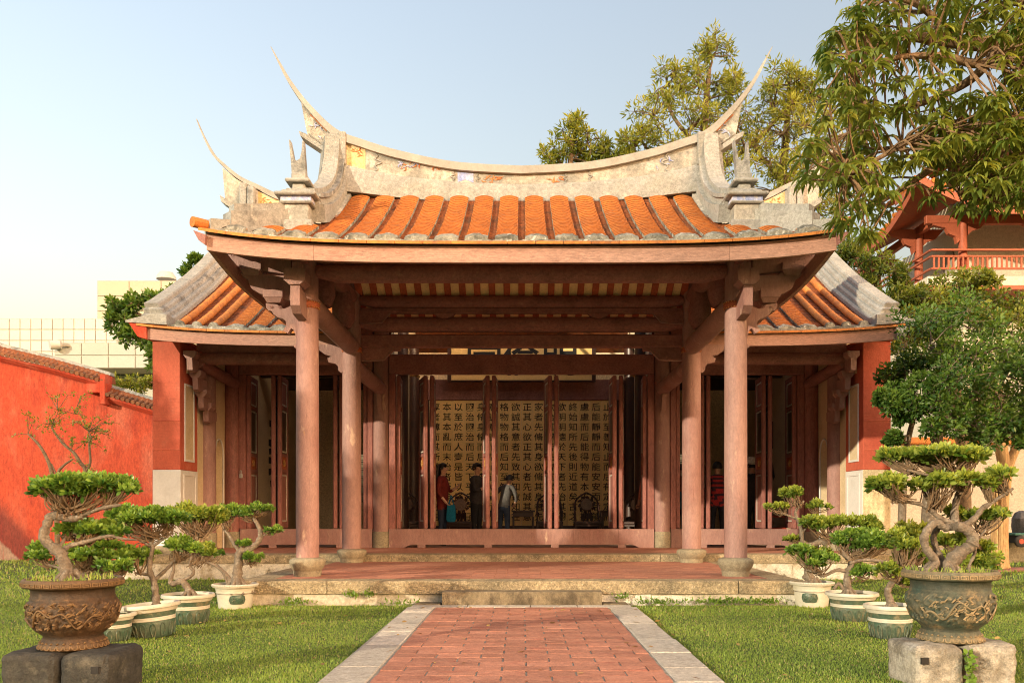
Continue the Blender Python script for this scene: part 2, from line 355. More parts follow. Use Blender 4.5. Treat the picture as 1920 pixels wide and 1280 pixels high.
# ---------------------------------------------------------------- the open pavilion in front of the hall
D1, D2, D3 = 10.3, 12.98, 15.6
CX = 2.65
pav = thing('entrance_pavilion', 'open front pavilion with pink columns, orange tiled roof and swallowtail ridge', 'pavilion', (0, 11.6, 0))
EY, EX, RY = 9.38, 3.57, 11.62           # eave line, eave half width, ridge line
EZ, RZ = 4.10, 5.46
def flare(x): return .145 * (abs(x) / EX) ** 4
def pz(x, y):                            # upper surface of the front slope
    t = (y - EY) / (RY - EY); return EZ + (RZ - EZ) * (.80 * t + .20 * t * t) + flare(x) * max(0, 1 - t) ** 2
def tile_run(zf, x, y0, y1, w, h, course=.075, riser=.011, arc=.03, nseg=6, lift=.0):
    n = max(2, int((y1 - y0) / course)); rows = []
    for i in range(n):
        for (yy, up) in ((y0 + (y1 - y0) * i / n, riser), (y0 + (y1 - y0) * (i + 1) / n, 0)):
            rw = [(x - w / 2, yy, zf(x - w / 2, yy) - .01)]; jx = random.uniform(-.0035, .0035)
            for k in range(nseg + 1):
                u = -1 + 2 * k / nseg
                rw.append((x + u * w / 2 + jx, yy, zf(x + u * w / 2, yy) + h + arc * (1 - u * u) + up + lift))
            rw.append((x + w / 2, yy, zf(x + w / 2, yy) - .01)); rows.append(rw)
    mb = MB().strip(rows); q = nseg + 2
    for i in range(len(mb.f)): mb.m[i] = 1 if i % q in (0, q - 1) else (2 if (i // q) % 2 == 1 else 0)  # riser faces get the darker colour that paints the shadow lines
    return mb
def mortar_end(zf, x, y, w, h, seed):
    rr = random.Random(seed); mb = MB(); fr = []; bk = []
    for k in range(9):
        u = -1 + 2 * k / 8; zz = h + .030 * (1 - u * u) + .004 + rr.uniform(-.006, .006)
        fr.append((x + u * (w / 2 + .006), zf(x, y) + zz))
    poly = [(x - w / 2 - .012, zf(x, y) - .004)] + fr + [(x + w / 2 + .012, zf(x, y) - .004)]
    a = [(p[0], y - .012 + rr.uniform(-.004, .004), p[1]) for p in poly]; b = [(x + (p[0] - x) * .99, y + .07, p[1] + .004 + .045) for p in poly]
    c = [(x + (p[0] - x) * .95, y - .022, zf(x, y) + (p[1] - zf(x, y)) * .93) for p in poly]
    return mb.strip([c, a, b], close=True)
roof = MB()
nb = 34; rows = []
for i in range(nb):
    for (yy, up) in ((EY + (RY - EY) * i / nb, .022), (EY + (RY - EY) * (i + 1) / nb, 0)):
        t = (yy - EY); hw = EX - .02 if True else 0
        hwid = max(2.5, EX - t) if t < EX - 2.5 else 2.5
        rows.append([(hwid * (-1 + 2 * k / 40), yy, pz(hwid * (-1 + 2 * k / 40), yy) + up) for k in range(41)])
roof.strip(rows)
proof = roof.build('roof', M['bed'], pav, 20, recalc=False)
k = 0
for i in range(14):
    x = -2.22 + .3415 * i
    tile_run(pz, x, EY + .05, RY - .12, .25, .05).build('tile_row', [M['tile'], M['mortar'], M['tile_gap_shade']], proof, 25)
    mortar_end(pz, x, EY + .03, .25, .05, i).build('mortar_end', M['mortar'], proof, 35)
for sx in (-1, 1):
    for x, ye in ((2.585, EY + .72), (2.93, EY + .50), (3.27, EY + .20)):
        tile_run(pz, sx * x, EY + .05, ye, .25, .05).build('tile_row', [M['tile'], M['mortar'], M['tile_gap_shade']], proof, 25)
        mortar_end(pz, sx * x, EY + .03, .25, .05, x).build('mortar_end', M['mortar'], proof, 35)
# back slope, hipped side slopes, gable walls
def bz(x, y): return pz(x, 2 * RY - y)
BY = 13.55
roof2 = MB(); roof2.strip([[(x, y, bz(x, y)) for x in np.linspace(-2.6, 2.6, 9)] for y in np.linspace(RY, BY, 16)]).build('roof_back', M['bed'], pav)
HB = EY + (EX - 2.5)
for sx in (-1, 1):
    s_ = MB(); rows = []
    for i in range(9):
        t = i / 8; x = EX - (EX - 2.5) * t
        rows.append([(sx * x, y, pz(x, EY + (EX - x))) for y in np.linspace(EY + (EX - x), 13.2, 12)])
    s_.strip(rows).build('side_slope', M['bed'], pav)
    zb = pz(2.5, HB) - .05
    MB().prism([(HB, zb), (RY, RZ + .1), (13.0, zb)], xplane, sx * 2.36, sx * 2.42).build('gable_wall', M['plaster_paint'], pav)
# flat eave tiles
n = 23
for i in range(n):
    a = -EX - .05 + (2 * EX + .1) * i / n; b = -EX - .05 + (2 * EX + .1) * (i + 1) / n - .006; mb = MB(); rows = []
    for x in (a, (a + b) / 2, b): rows.append([(x, EY - .075, EZ + flare(x) - .028), (x, EY - .075, EZ + flare(x) + .004), (x, EY + .12, EZ + flare(x) + .07), (x, EY + .12, EZ + flare(x) + .03)])
    mb.strip(rows, close=True).build('eave_tile', M['eave_tile'], proof)
mb = MB()                                              # mortar bedding between the tile rows at the eave
rr = random.Random(9); rows = []
for i in range(121):
    x = -EX + .12 + (2 * EX - .24) * i / 120; hh = .038 + rr.uniform(-.012, .012)
    rows.append([(x, EY - .03 + rr.uniform(-.008, .008), EZ + flare(x) + .002), (x, EY - .02, EZ + flare(x) + hh), (x, EY + .07, EZ + flare(x) + hh + .03), (x, EY + .09, EZ + flare(x))])
mb.strip(rows, close=True).build('mortar_bedding', M['mortar'], proof, 40)
# fascia boards, front in three lengths and both sides
def fascia(x0, x1, y, z_fn, hgt, th, name='fascia_board', par=pav, m='fascia', n=14):
    rows = []
    for i in range(n + 1):
        x = x0 + (x1 - x0) * i / n; z = z_fn(x); rows.append([(x, y, z - hgt), (x, y, z), (x, y + th, z), (x, y + th, z - hgt)])
    return MB().strip(rows, close=True).build(name, M[m], par)
fz = lambda x: EZ - .03 + flare(x)
fascia(-EX + .02, -2.345, EY, fz, .185, .05); fascia(-2.341, 2.345, EY, fz, .185, .05, n=30); fascia(2.349, EX - .02, EY, fz, .185, .05)
for sx in (-1, 1):
    rows = []
    for i in range(13):
        y = EY + .052 + (13.0 - EY) * i / 12; z = EZ - .03 + flare(EX) * max(0, 1 - i / 5) ** 2
        rows.append([(sx * (EX - .02), y, z - .185), (sx * (EX - .02), y, z), (sx * (EX - .07), y, z), (sx * (EX - .07), y, z - .185)])
    MB().strip(rows, close=True).build('fascia_board', M['fascia'], pav)
    # soffit board to the corner and round corner tile
    MB().tube([(sx * (EX - .03), EY + .12, EZ + .235), (sx * (EX + .12), EY - .06, EZ + .225)], [.058, .06], 12).build('corner_tile', M['eave_tile'], proof)
    MB().prism([(EX - .03, EZ + .08), (EX + .11, EZ + .13), (EX + .05, EZ + .02), (EX - .02, EZ - .03)], lambda a, b, w_: (sx * a, w_, b), EY - .06, EY - .004).build('corner_end_board', M['timber'], pav)
# soffit: ochre boards carried by red rafters
def soffit_z(y): return pz(0, y) - .13 if y <= RY else bz(0, y) - .13
mb = MB()
mb.strip([[(x, y, pz(x, y) - .10) for x in np.linspace(-EX + .05, EX - .05, 25)] for y in np.linspace(EY + .05, EY + 1.0, 6)]); mb.build('soffit_board', M['ceil'], pav)
mb = MB(); mb.strip([[(x, y, soffit_z(y) + .03) for x in (-2.5, 2.5)] for y in np.linspace(EY + 1.0, BY - .02, 24)]); mb.build('soffit_board', M['ceil'], pav)
for i in range(23):
    x = -2.52 + .229 * i
    for (a, b) in ((EY + .06, RY), (RY, BY - .02)):
        rows = []
        for y in np.linspace(a, b, 10): z = soffit_z(y); rows.append([(x - .05, y, z - .012), (x + .05, y, z - .012), (x + .05, y, z + .029), (x - .05, y, z + .029)])
        MB().strip(rows, close=True).build('rafter', M['rafter'], pav)
for sx in (-1, 1):                                     # hip corner: boards running out to the corner
    for i in range(5):
        x = sx * (2.73 + i * .19); rows = []
        for y in np.linspace(EY + .06, EY + 1.0 - i * .18, 4): z = pz(x, y) - .118; rows.append([(x - .045, y, z - .02), (x + .045, y, z - .02), (x + .045, y, z + .015), (x - .045, y, z + .015)])
        MB().strip(rows, close=True).build('rafter', M['rafter'], pav)

# ---- the ridge with its swallowtail ends
CAPX = [0, .906, 1.666, 2.167, 2.55, 2.93, 3.18, 3.33, 3.49]
CAPZ = [5.835, 5.89, 6.04, 6.19, 6.345, 6.71, 7.03, 7.275, 7.55]
def cap_curve(n=60):
    pts = smoothpts([Vector((a, 0, b)) for a, b in zip(CAPX, CAPZ)], 8); return pts
def ridge(parent, y, CURVE, capth, bodylow, xb, wing, depth=.30, prefix='', mats=('cement', 'plaster_paint')):
    """cap strip, painted body panels, lower band and upswept tails; symmetrical about x=0"""
    half = CURVE; full = [Vector((-p.x, 0, p.z)) for p in reversed(half)] + half[1:]; rows = []
    L = len(half)
    for p in full:
        s = abs(p.x) / half[-1].x; t = max(0, (s - .70) / .30); th = capth * (1 - .74 * t - .18 * max(0, (t - .8) / .2)); dw = depth / 2 * (1 - .80 * t) * 1.12
        # thickness is taken across the curve
        i = min(range(L), key=lambda q: abs(half[q].x - abs(p.x))); a = half[max(i - 1, 0)]; b = half[min(i + 1, L - 1)]
        tx, tz = (b.x - a.x), (b.z - a.z); ln = math.hypot(tx, tz) or 1; nx, nz = tz / ln, -tx / ln
        if p.x < 0: nx = -nx
        q = (p.x + (nx if p.x else 0) * th, p.z + nz * th)
        rows.append([(p.x, y - dw, p.z), (p.x, y + dw, p.z), (q[0], y + dw, q[1]), (q[0], y - dw, q[1])])
    cap = MB().strip(rows, close=True).build('ridge_cap', M['cement_cap'], parent, 40)
    def lo(x): return bodylow(abs(x))
    def hi(x): return interp(abs(x), [p.x for p in half], [p.z for p in half]) - capth * 1.02
    body = MB(); rows = []
    for x in np.linspace(-xb, xb, 61): rows.append([(x, y - depth * .38, lo(x)), (x, y - depth * .38, hi(x)), (x, y + depth * .38, hi(x)), (x, y + depth * .38, lo(x))])
    body.strip(rows, close=True).build('ridge_body', M[mats[1]], parent)
    return hi, lo
curve = cap_curve()
lowz = lambda x: interp(x, [0, 1.5, 2.5, 3.2], [5.40, 5.50, 5.62, 5.8])
midz = lambda x: interp(x, [0, .9, 1.66, 2.2, 2.5], [5.585, 5.62, 5.70, 5.80, 5.88])
hi, lo = ridge(pav, RY, curve, .105, midz, 2.5, None)
rows = []
for x in np.linspace(-2.5, 2.5, 61): rows.append([(x, RY - .16, lowz(abs(x)) - .12), (x, RY - .155, midz(abs(x)) - .02), (x, RY - .135, midz(abs(x)) + .004), (x, RY + .135, midz(abs(x)) + .004), (x, RY + .155, midz(abs(x)) - .02), (x, RY + .16, lowz(abs(x)) - .12)])
MB().strip(rows, close=True).build('ridge_base', M['cement'], pav, 40)
# raised frames and painted cartouches on the front of the ridge
def frame_path(pts, r=.011, y=RY - .118, name='panel_frame', m='cement', par=pav):
    return MB().tube(smoothpts([(a, y, b) for a, b in pts], 3) if len(pts) > 2 else [(a, y, b) for a, b in pts], r, 6).build(name, M[m], par, 60)
def lobed(x, s):    # the cusped end of a panel frame
    z0, z1 = lo(x) + .015, hi(x) - .012; h = z1 - z0; out = []
    for t, off in ((0, 0), (.12, .03), (.25, .005), (.33, .0), (.40, .05), (.5, .085), (.60, .05), (.67, .0), (.75, .005), (.88, .03), (1, 0)): out.append((x - s * off * h / .25, z0 + h * t))
    return out
for sx in (-1, 1):
    frame_path(lobed(sx * 2.02, sx)); frame_path(lobed(sx * .93, -sx)); frame_path(lobed(sx * .62, sx) if sx < 0 else lobed(sx * .62, sx))
    rows = [[(x, RY - .1175, lo(x) + .01), (x, RY - .1175, hi(x) - .005)] for x in (np.linspace(2.16, 2.42, 5) * sx)]
    if sx < 0: MB().strip(rows).build('painted_panel', M['ochre'], pav)
    rows = [[(x, RY - .1175, lo(x) + .012 + .035 * (1 - abs(x - sx * .775) / .1)), (x, RY - .1175, hi(x) - .01)] for x in np.linspace(sx * .775 - .11, sx * .775 + .11, 7)]
    if sx < 0: MB().strip(rows).build('painted_panel', M['blue'], pav)
rr = random.Random(4)
def relief(cx, cz, wd, hg, n, m, y=RY - .116, par=pav):   # small plaster flower and bird relief
    mb = MB()
    for i in range(n):
        a = cx + rr.uniform(-wd, wd); b = cz + rr.uniform(-hg, hg); pts = [(a, y, b)]; an = rr.uniform(0, 6.3)
        for k in range(4): an += rr.uniform(-.9, .9); a += .022 * math.cos(an); b += .018 * math.sin(an); pts.append((a, y - .004, b))
        mb.tube(pts, [.004, .008, .009, .006, .003], 5)
    return mb.build('relief', M[m], par, 60)
relief(-1.55, 5.87, .28, .05, 12, 'blue'); relief(-1.4, 5.84, .3, .04, 12, 'redpaint'); relief(-.45, 5.68, .12, .045, 12, 'redpaint'); relief(-2.3, 6.03, .07, .06, 9, 'redpaint'); relief(.5, 5.67, .10, .04, 8, 'redpaint'); relief(1.9, 5.9, .2, .05, 6, 'blue')
for sx in (-1, 1):
    X = lambda a: sx * a
    # swallowtail wing under the cap beyond the verge
    hz = lambda a: interp(a, [p.x for p in curve], [p.z for p in curve]) - .095
    poly = [(2.5, hz(2.5)), (2.7, hz(2.7) - .0), (2.9, hz(2.9)), (3.06, hz(3.06) - .01), (3.0, 6.45), (2.97, 6.3), (2.70, 6.12), (2.5, 6.02)]
    MB().prism([(X(a), b) for a, b in poly], yplane, RY - .085, RY + .085).build('tail_panel', M['plaster_paint'], pav)
    MB().prism([(X(a), b) for a, b in ((2.99, 6.30), (3.08, 6.335), (3.06, 6.27), (2.70, 6.03), (2.70, 6.10))], yplane, RY - .12, RY + .12).build('tail_moulding', M['cement'], pav)
    frame_path([(X(2.68), hz(2.68) - .01), (X(2.68), 6.13)], .012, RY - .09); frame_path([(X(2.70), hz(2.7) - .03), (X(2.93), hz(2.93) - .04)], .008, RY - .09, m='redpaint'); frame_path([(X(2.72), 6.15), (X(2.95), 6.31)], .008, RY - .09)
    relief(X(2.82), 6.38, .06, .1, 7, 'blue', RY - .088)
    # stepped verge ridge sweeping down the slope
    prof = smoothpts([(0, 11.50, 6.27), (0, 11.44, 5.95), (0, 11.28, 5.62), (0, 11.0, 5.37), (0, 10.6, 5.14), (0, 10.15, 4.96)], 5)
    for (x0, x1, n0, n1, nm, mm) in ((2.40, 2.80, -.34, -.13, 'verge_band', 'cement'), (2.46, 2.76, -.13, -.045, 'verge_band', 'cement'), (2.43, 2.73, -.045, .0, 'verge_band', 'cement_dark' if sx < 0 else 'cement'), (2.50, 2.70, .0, .06, 'verge_band', 'cement')):
        rows = []
        for i, p in enumerate(prof):
            a = prof[max(i - 1, 0)]; b = prof[min(i + 1, len(prof) - 1)]; t = (b - a).normalized(); nn = Vector((0, t.z, -t.y))
            if nn.z < 0: nn = -nn
            if nn.y > 0: pass
            nn = Vector((0, -abs(nn.y), abs(nn.z)))
            sh = .02 * i / len(prof)
            rows.append([(X(x0 + sh), p.y + nn.y * n0, p.z + nn.z * n0), (X(x0 + sh), p.y + nn.y * n1, p.z + nn.z * n1), (X(x1 + sh), p.y + nn.y * n1, p.z + nn.z * n1), (X(x1 + sh), p.y + nn.y * n0, p.z + nn.z * n0)])
        MB().strip(rows, close=True).build(nm, M[mm], pav, 40)
    # upright flat bands where verge meets ridge
    MB().box(X(2.42), X(2.52), RY - .19, RY + .1, 5.85, 6.30, .01).build('verge_band', M['cement'], pav)
    # pedestal with forked finial at the foot of the verge
    px_, py_ = X(2.72), 10.22; z0 = 4.52
    def tier(w_, d_, a, b, name, m, bev=.012): return MB().box(px_ - w_ / 2, px_ + w_ / 2, py_ - d_ / 2, py_ + d_ / 2, a, b, bev).build(name, M[m], pav)
    tier(.40, .46, z0 - .1, z0 + .07, 'pedestal', 'cement'); tier(.30, .36, z0 + .07, z0 + .27, 'pedestal', 'plaster_paint')
    tier(.40, .44, z0 + .27, z0 + .30, 'pedestal', 'cement'); tier(.37, .41, z0 + .30, z0 + .36, 'pedestal', 'blue', .004)
    tier(.50, .52, z0 + .36, z0 + .40, 'pedestal', 'cement'); tier(.36, .40, z0 + .40, z0 + .44, 'pedestal', 'cement'); tier(.27, .31, z0 + .44, z0 + .475, 'pedestal', 'cement')
    tier(.15, .18, z0 + .475, z0 + .56, 'pedestal', 'cement'); tier(.30, .30, z0 + .56, z0 + .60, 'pedestal', 'cement')
    MB().prism([(px_ + a, z0 + .6 + b) for a, b in ((-.085, 0), (-.10, .22), (-.125, .50), (-.112, .50), (-.085, .36), (-.07, .27), (-.03, .245), (.01, .27), (.03, .36), (.04, .49), (.052, .49), (.065, .30), (.085, 0))], yplane, py_ - .05, py_ + .05).build('forked_finial', M['cement_dark'], pav)
    MB().box(px_ - .09, px_ + .09, py_ - .08, py_ + .08, z0 + .6, z0 + .69, .01).build('finial_foot', M['cement'], pav)
    # hip ridge stepping down to the corner
    for (a0, a1, hh, wd, m) in ((2.85, 3.40, .20, .20, 'cement_dark'), (2.85, 3.36, .29, .13, 'cement_dark'), (3.40, 3.56, .10, .17, 'cement')):
        if sx > 0: m = 'cement'
        rows = []
        for i in range(9):
            x = a0 + (a1 - a0) * i / 8; y = EY + (EX - x) + .05; z = pz(x, y) + .02; q = wd / 2 * .7071
            rows.append([(X(x - q), y - q, z - .05), (X(x - q), y - q, z + hh), (X(x + q), y + q, z + hh), (X(x + q), y + q, z - .05)])
        MB().strip(rows, close=True).build('hip_ridge', M[m], pav, 40)
    # small broken lion stump at the back of the hip (grey ornament)
    if sx > 0: MB().lathe([(.09, 0), (.10, .1), (.075, .2), (.09, .33), (.06, .42), (.03, .47)], (X(3.32), 13.0, 5.15), 9, fn=lambda r, z, a: r * (1 + .25 * math.sin(3 * a + z * 20))).build('ornament_stump', M['cement'], pav, 50)
    else:
        mb = MB(); mb.lathe([(.07, 0), (.085, .1), (.06, .22), (.08, .33), (.075, .42), (.03, .47)], (X(3.32), 13.0, 5.25), 9, fn=lambda r, z, a: r * (1 + .3 * math.sin(3 * a + z * 26)))
        for a in (-.09, -.03, .06): mb.tube([(X(3.32) + a * .4, 13, 5.66), (X(3.32) + a, 13, 5.76), (X(3.32) + a * 1.3, 12.98, 5.84)], [.02, .014, .004], 5)
        mb.build('dragon_ornament', M['cement_dark'], pav, 50)

# ---- columns
def column(x, y, z0, ztop, r, parent, base='bulb', band=None, ms='paint'):
    o = MB().lathe([(r, 0), (r * 1.01, .6), (r * .985, (ztop - z0) * .6), (r * .93, ztop - z0)], (x, y, z0), 28).build('column', M[ms], parent, 50)
    if base == 'bulb':
        h = z0 - TZ; k = 1.0
        pr = [(r * 1.18, 0), (r * 1.20, .02), (r * 1.25, h * .27), (r * 1.21, h * .285), (r * 1.24, h * .31), (r * 1.40, h * .44), (r * 1.50, h * .57), (r * 1.56, h * .70), (r * 1.575, h * .79), (r * 1.53, h * .87), (r * 1.42, h * .93), (r * 1.18, h * .98), (r * .9, h)]
        def petal(rr_, z, a):
            q = (math.cos(8 * a)); f = 1 - (.035 * max(0, q - .86) / .14 if h * .33 < z < h * .8 else 0); return rr_ * f
        MB().lathe(pr, (x, y, TZ), 64, fn=petal).build('stone_base', M['base_stone'], o, 35)
    elif base == 'drum':
        MB().lathe([(r * 1.10, 0), (r * 1.12, .28), (r * 1.05, .30), (r * .9, .30)], (x, y, UZ), 28).build('stone_base', M['base_stone'], o, 35)
    if band:
        MB().lathe([(r * .95, -.045), (r * 1.06, -.03), (r * 1.08, 0), (r * 1.06, .03), (r * .95, .045)], (x, y, band), 28, cap=False).build('collar', M['rafter'], o, 50)
        mb = MB()
        for zz in (band - .033, band + .033):
            for k in range(26):
                a = 2 * math.pi * k / 26; c = (x + r * 1.06 * math.cos(a), y + r * 1.06 * math.sin(a), zz); mb.lathe([(.003, -.007), (.008, 0), (.003, .007)], c, 5)
        mb.build('studs', M['gilt'], o, 60); tag(o.children[0] if o.children[0].name.startswith('studs') else [c for c in o.children if c.name.startswith('studs')][0], kind='stuff')
    return o
for sx in (-1, 1):
    column(sx * CX, D1, .515, 4.25, .139, pav, band=3.62)
    column(sx * CX, D2, .50, 4.6, .146, pav, band=3.62 - .03)

# ---- beams
def hbeam(x0, x1, y, z, r, name='beam', par=pav, m='timber', flat=.8):
    n = 20; rows = []                                  # round beam, rounded off underneath towards its ends
    for i in range(n + 1):
        t = i / n; x = x0 + (x1 - x0) * t; e = min(t, 1 - t) * (x1 - x0); k = min(1, e / .35); low = r * (.45 + .55 * math.sqrt(max(0, 1 - (1 - k) ** 2)))
        rows.append([(x, y + r * .85 * math.cos(a), z + (r if math.sin(a) > 0 else low) * math.sin(a)) for a in [2 * math.pi * j / 14 for j in range(14)]])
    return MB().strip(rows, close=True).build(name, M[m], par, 40)
hbeam(-2.52, 2.52, D1, 4.02, .115); MB().box(-2.52, 2.52, D1 - .05, D1 + .05, 4.13, 4.30).build('beam', M['timber'], pav)
hbeam(-2.52, 2.52, D2, 4.34, .10); MB().box(-2.5, 2.5, D2 - .04, D2 + .04, 4.16, 4.245, .01).build('beam', M['timber'], pav)
hbeam(-2.52, 2.52, D2 + .05, 4.0, .12); MB().box(-2.52, 2.52, D2 + .02, D2 + .14, 3.645, 3.845, .015).build('beam', M['timber'], pav)
for sx in (-1, 1):                                     # small blocks on the beams under the rafters
    MB().prism([(sx * 1.2 - .17, 4.16), (sx * 1.2 - .1, 4.10), (sx * 1.2, 4.075), (sx * 1.2 + .1, 4.10), (sx * 1.2 + .17, 4.16)], yplane, D2 - .05, D2 + .05).build('strut_block', M['timber'], pav)
    # beams running back from the first to the second column
    MB().tube([(sx * CX, D1 + .1, 3.66), (sx * CX, D2 - .05, 3.64)], .135, 18).build('beam', M['paint'], pav, 50)
    MB().tube([(sx * CX, D1 + .1, 4.22), (sx * CX, D1 + 1.2, 4.42), (sx * CX, D2 - .05, 4.4)], .11, 14).build('beam', M['timber'], pav, 50)
    for yy, a, b in ((D1 + .75, 3.8, 4.42), (D2 - .6, 3.8, 4.42)):
        MB().lathe([(.10, 0), (.17, .12), (.17, .3), (.11, .5), (.09, b - a)], (sx * CX, yy, a), 14).build('melon_post', M['timber'], pav, 50)
    # curved corner ornaments on the inside of the columns
    for (yy, zz, s) in ((D2 - .02, 4.20, .95), (D2 + .08, 3.64, 1.0)):
        x0 = CX - .14; pts = [(x0, zz), (x0 - .62 * s, zz), (x0 - .60 * s, zz - .05), (x0 - .50 * s, zz - .045), (x0 - .44 * s, zz - .10), (x0 - .36 * s, zz - .19), (x0 - .1, zz - .21), (x0, zz - .2)]
        MB().prism([(sx * a, b) for a, b in pts], yplane, yy - .035, yy + .035).build('corner_bracket', M['timber'], pav)
        MB().tube([(sx * a, yy - .036, b) for a, b in pts[3:]], .012, 6).build('bracket_edge', M['paint'], pav, 60)
# ---- bracket sets reaching out from the columns (drawn as cut boards)
def zpoly(pts, ox, oy, k, d): return [XZ(ox + a / k, oy + b / k, d) for a, b in pts]
def mirror(poly): return [(-a, b) for a, b in poly]
low_br = zpoly([(1315, 700), (1225, 702), (1205, 712), (1180, 722), (1150, 712), (1130, 692), (1085, 682), (1042, 680), (1045, 715), (1062, 735), (1085, 738), (1100, 762), (1130, 785), (1172, 796), (1192, 815), (1195, 850), (1180, 868), (1172, 885), (1205, 905), (1232, 868), (1252, 880), (1266, 930), (1280, 985), (1262, 985), (1252, 1008), (1275, 1020), (1282, 1055), (1302, 1060), (1315, 1055)], 240, 400, 4, D1)
arm1 = zpoly([(1330, 680), (1300, 670), (1165, 652), (1160, 640), (1000, 610), (935, 570), (905, 500), (870, 480), (850, 455), (1020, 455), (1030, 470), (1250, 480), (1330, 490)], 240, 400, 4, D1)
arm2 = zpoly([(1230, 385), (1225, 330), (1000, 310), (880, 285), (800, 290), (725, 300), (725, 340), (745, 380), (785, 408), (830, 402), (850, 430), (1020, 440), (1230, 470)], 240, 400, 4, D1)
for sx in (-1, 1):
    f = (lambda p: p) if sx < 0 else mirror
    ob = MB().prism(f(low_br), yplane, D1 - .05, D1 + .05).build('bracket', M['paint'], pav)
    MB().prism(f(arm1), yplane, D1 - .055, D1 + .055).build('bracket_arm', M['paint'], pav)
    MB().prism(f(arm2), yplane, D1 - .06, D1 + .04).build('bracket_arm', M['paint'], pav)
    c1 = XZ(1110 / 4 + 240 - 1, 635 / 4 + 400, D1); c2 = XZ(940 / 4 + 240, 430 / 4 + 400, D1)
    for c, w_ in ((c1, .24), (c2, .26)):
        x = c[0] if sx < 0 else -c[0]
        mb = MB().strip([[(x + a * ww, D1 + b * ww, c[1] + dz) for a, b in ((-.5, -.5), (.5, -.5), (.5, .5), (-.5, .5))] for dz, ww in ((-.075, w_ * .66), (-.02, w_ * .92), (-.015, w_), (.075, w_))], close=True)
        mb.build('bracket_block', M['paint'], pav)
    s1 = XZ(1062 / 4 + 240 + 20, 712 / 4 + 400, D1)
    for (a, b, rad) in ((1085, 712, .018), (1150, 712, .022), (800, 322, .035)):
        c = XZ(240 + a / 4, 400 + b / 4, D1); x = c[0] if sx < 0 else -c[0]
        pts = [(x + rad * (1 - t / 14) * math.cos(t * .75) * -sx, D1 - .062, c[1] + rad * (1 - t / 14) * math.sin(t * .75)) for t in range(12)]
        MB().tube(pts, .004, 5).build('carved_scroll', M['timber'], pav, 60)
    # tie from bracket back along the side, ceiling shade board and front-facing hanging arm
    MB().box(sx * (CX - .05), sx * (CX + .05), EY + .16, D1, 4.10, 4.28, .01).build('beam', M['timber'], pav)
    cx = sx * (CX + .03); yb = D1 - .36
    mb = MB().strip([[(cx + a * ww, yb + b * .26, zz) for a, b in ((-.5, -.5), (.5, -.5), (.5, .5), (-.5, .5))] for zz, ww in ((3.76, .13), (3.80, .22), (3.805, .25), (3.92, .25), (3.95, .18))], close=True); mb.build('bracket_block', M['paint'], pav)
    MB().box(cx - .05, cx + .05, yb - .05, yb + .1, 3.95, 4.05, .008).build('bracket_block', M['paint'], pav)
    MB().prism([(yb - .10, 3.76), (yb - .10, 3.52), (yb + .0, 3.44), (yb + .36, 3.40), (yb + .36, 3.66), (yb + .1, 3.72)], xplane, cx - .055, cx + .055).build('bracket_arm', M['paint'], pav)
    # brackets of the second column, facing outwards
    br2 = zpoly([(1640, 1000), (1625, 985), (1440, 985), (1440, 1030), (1480, 1060), (1530, 1075), (1500, 1090), (1510, 1120), (1560, 1130), (1580, 1150), (1580, 1180), (1605, 1200), (1620, 1180), (1640, 1185)], 240, 400, 4, D2)
    MB().prism(f(br2), yplane, D2 - .05, D2 + .05).build('bracket', M['paint'], pav)
    # soffit panel closing the side overhang
    MB().strip([[(sx * (EX - .08), y, EZ - .05 + (.08 if y < 9.8 else 0)), (sx * 2.55, y, EZ + .33)] for y in np.linspace(EY + 1.02, 13.0, 5)]).build('soffit_board', M['timber'], pav)
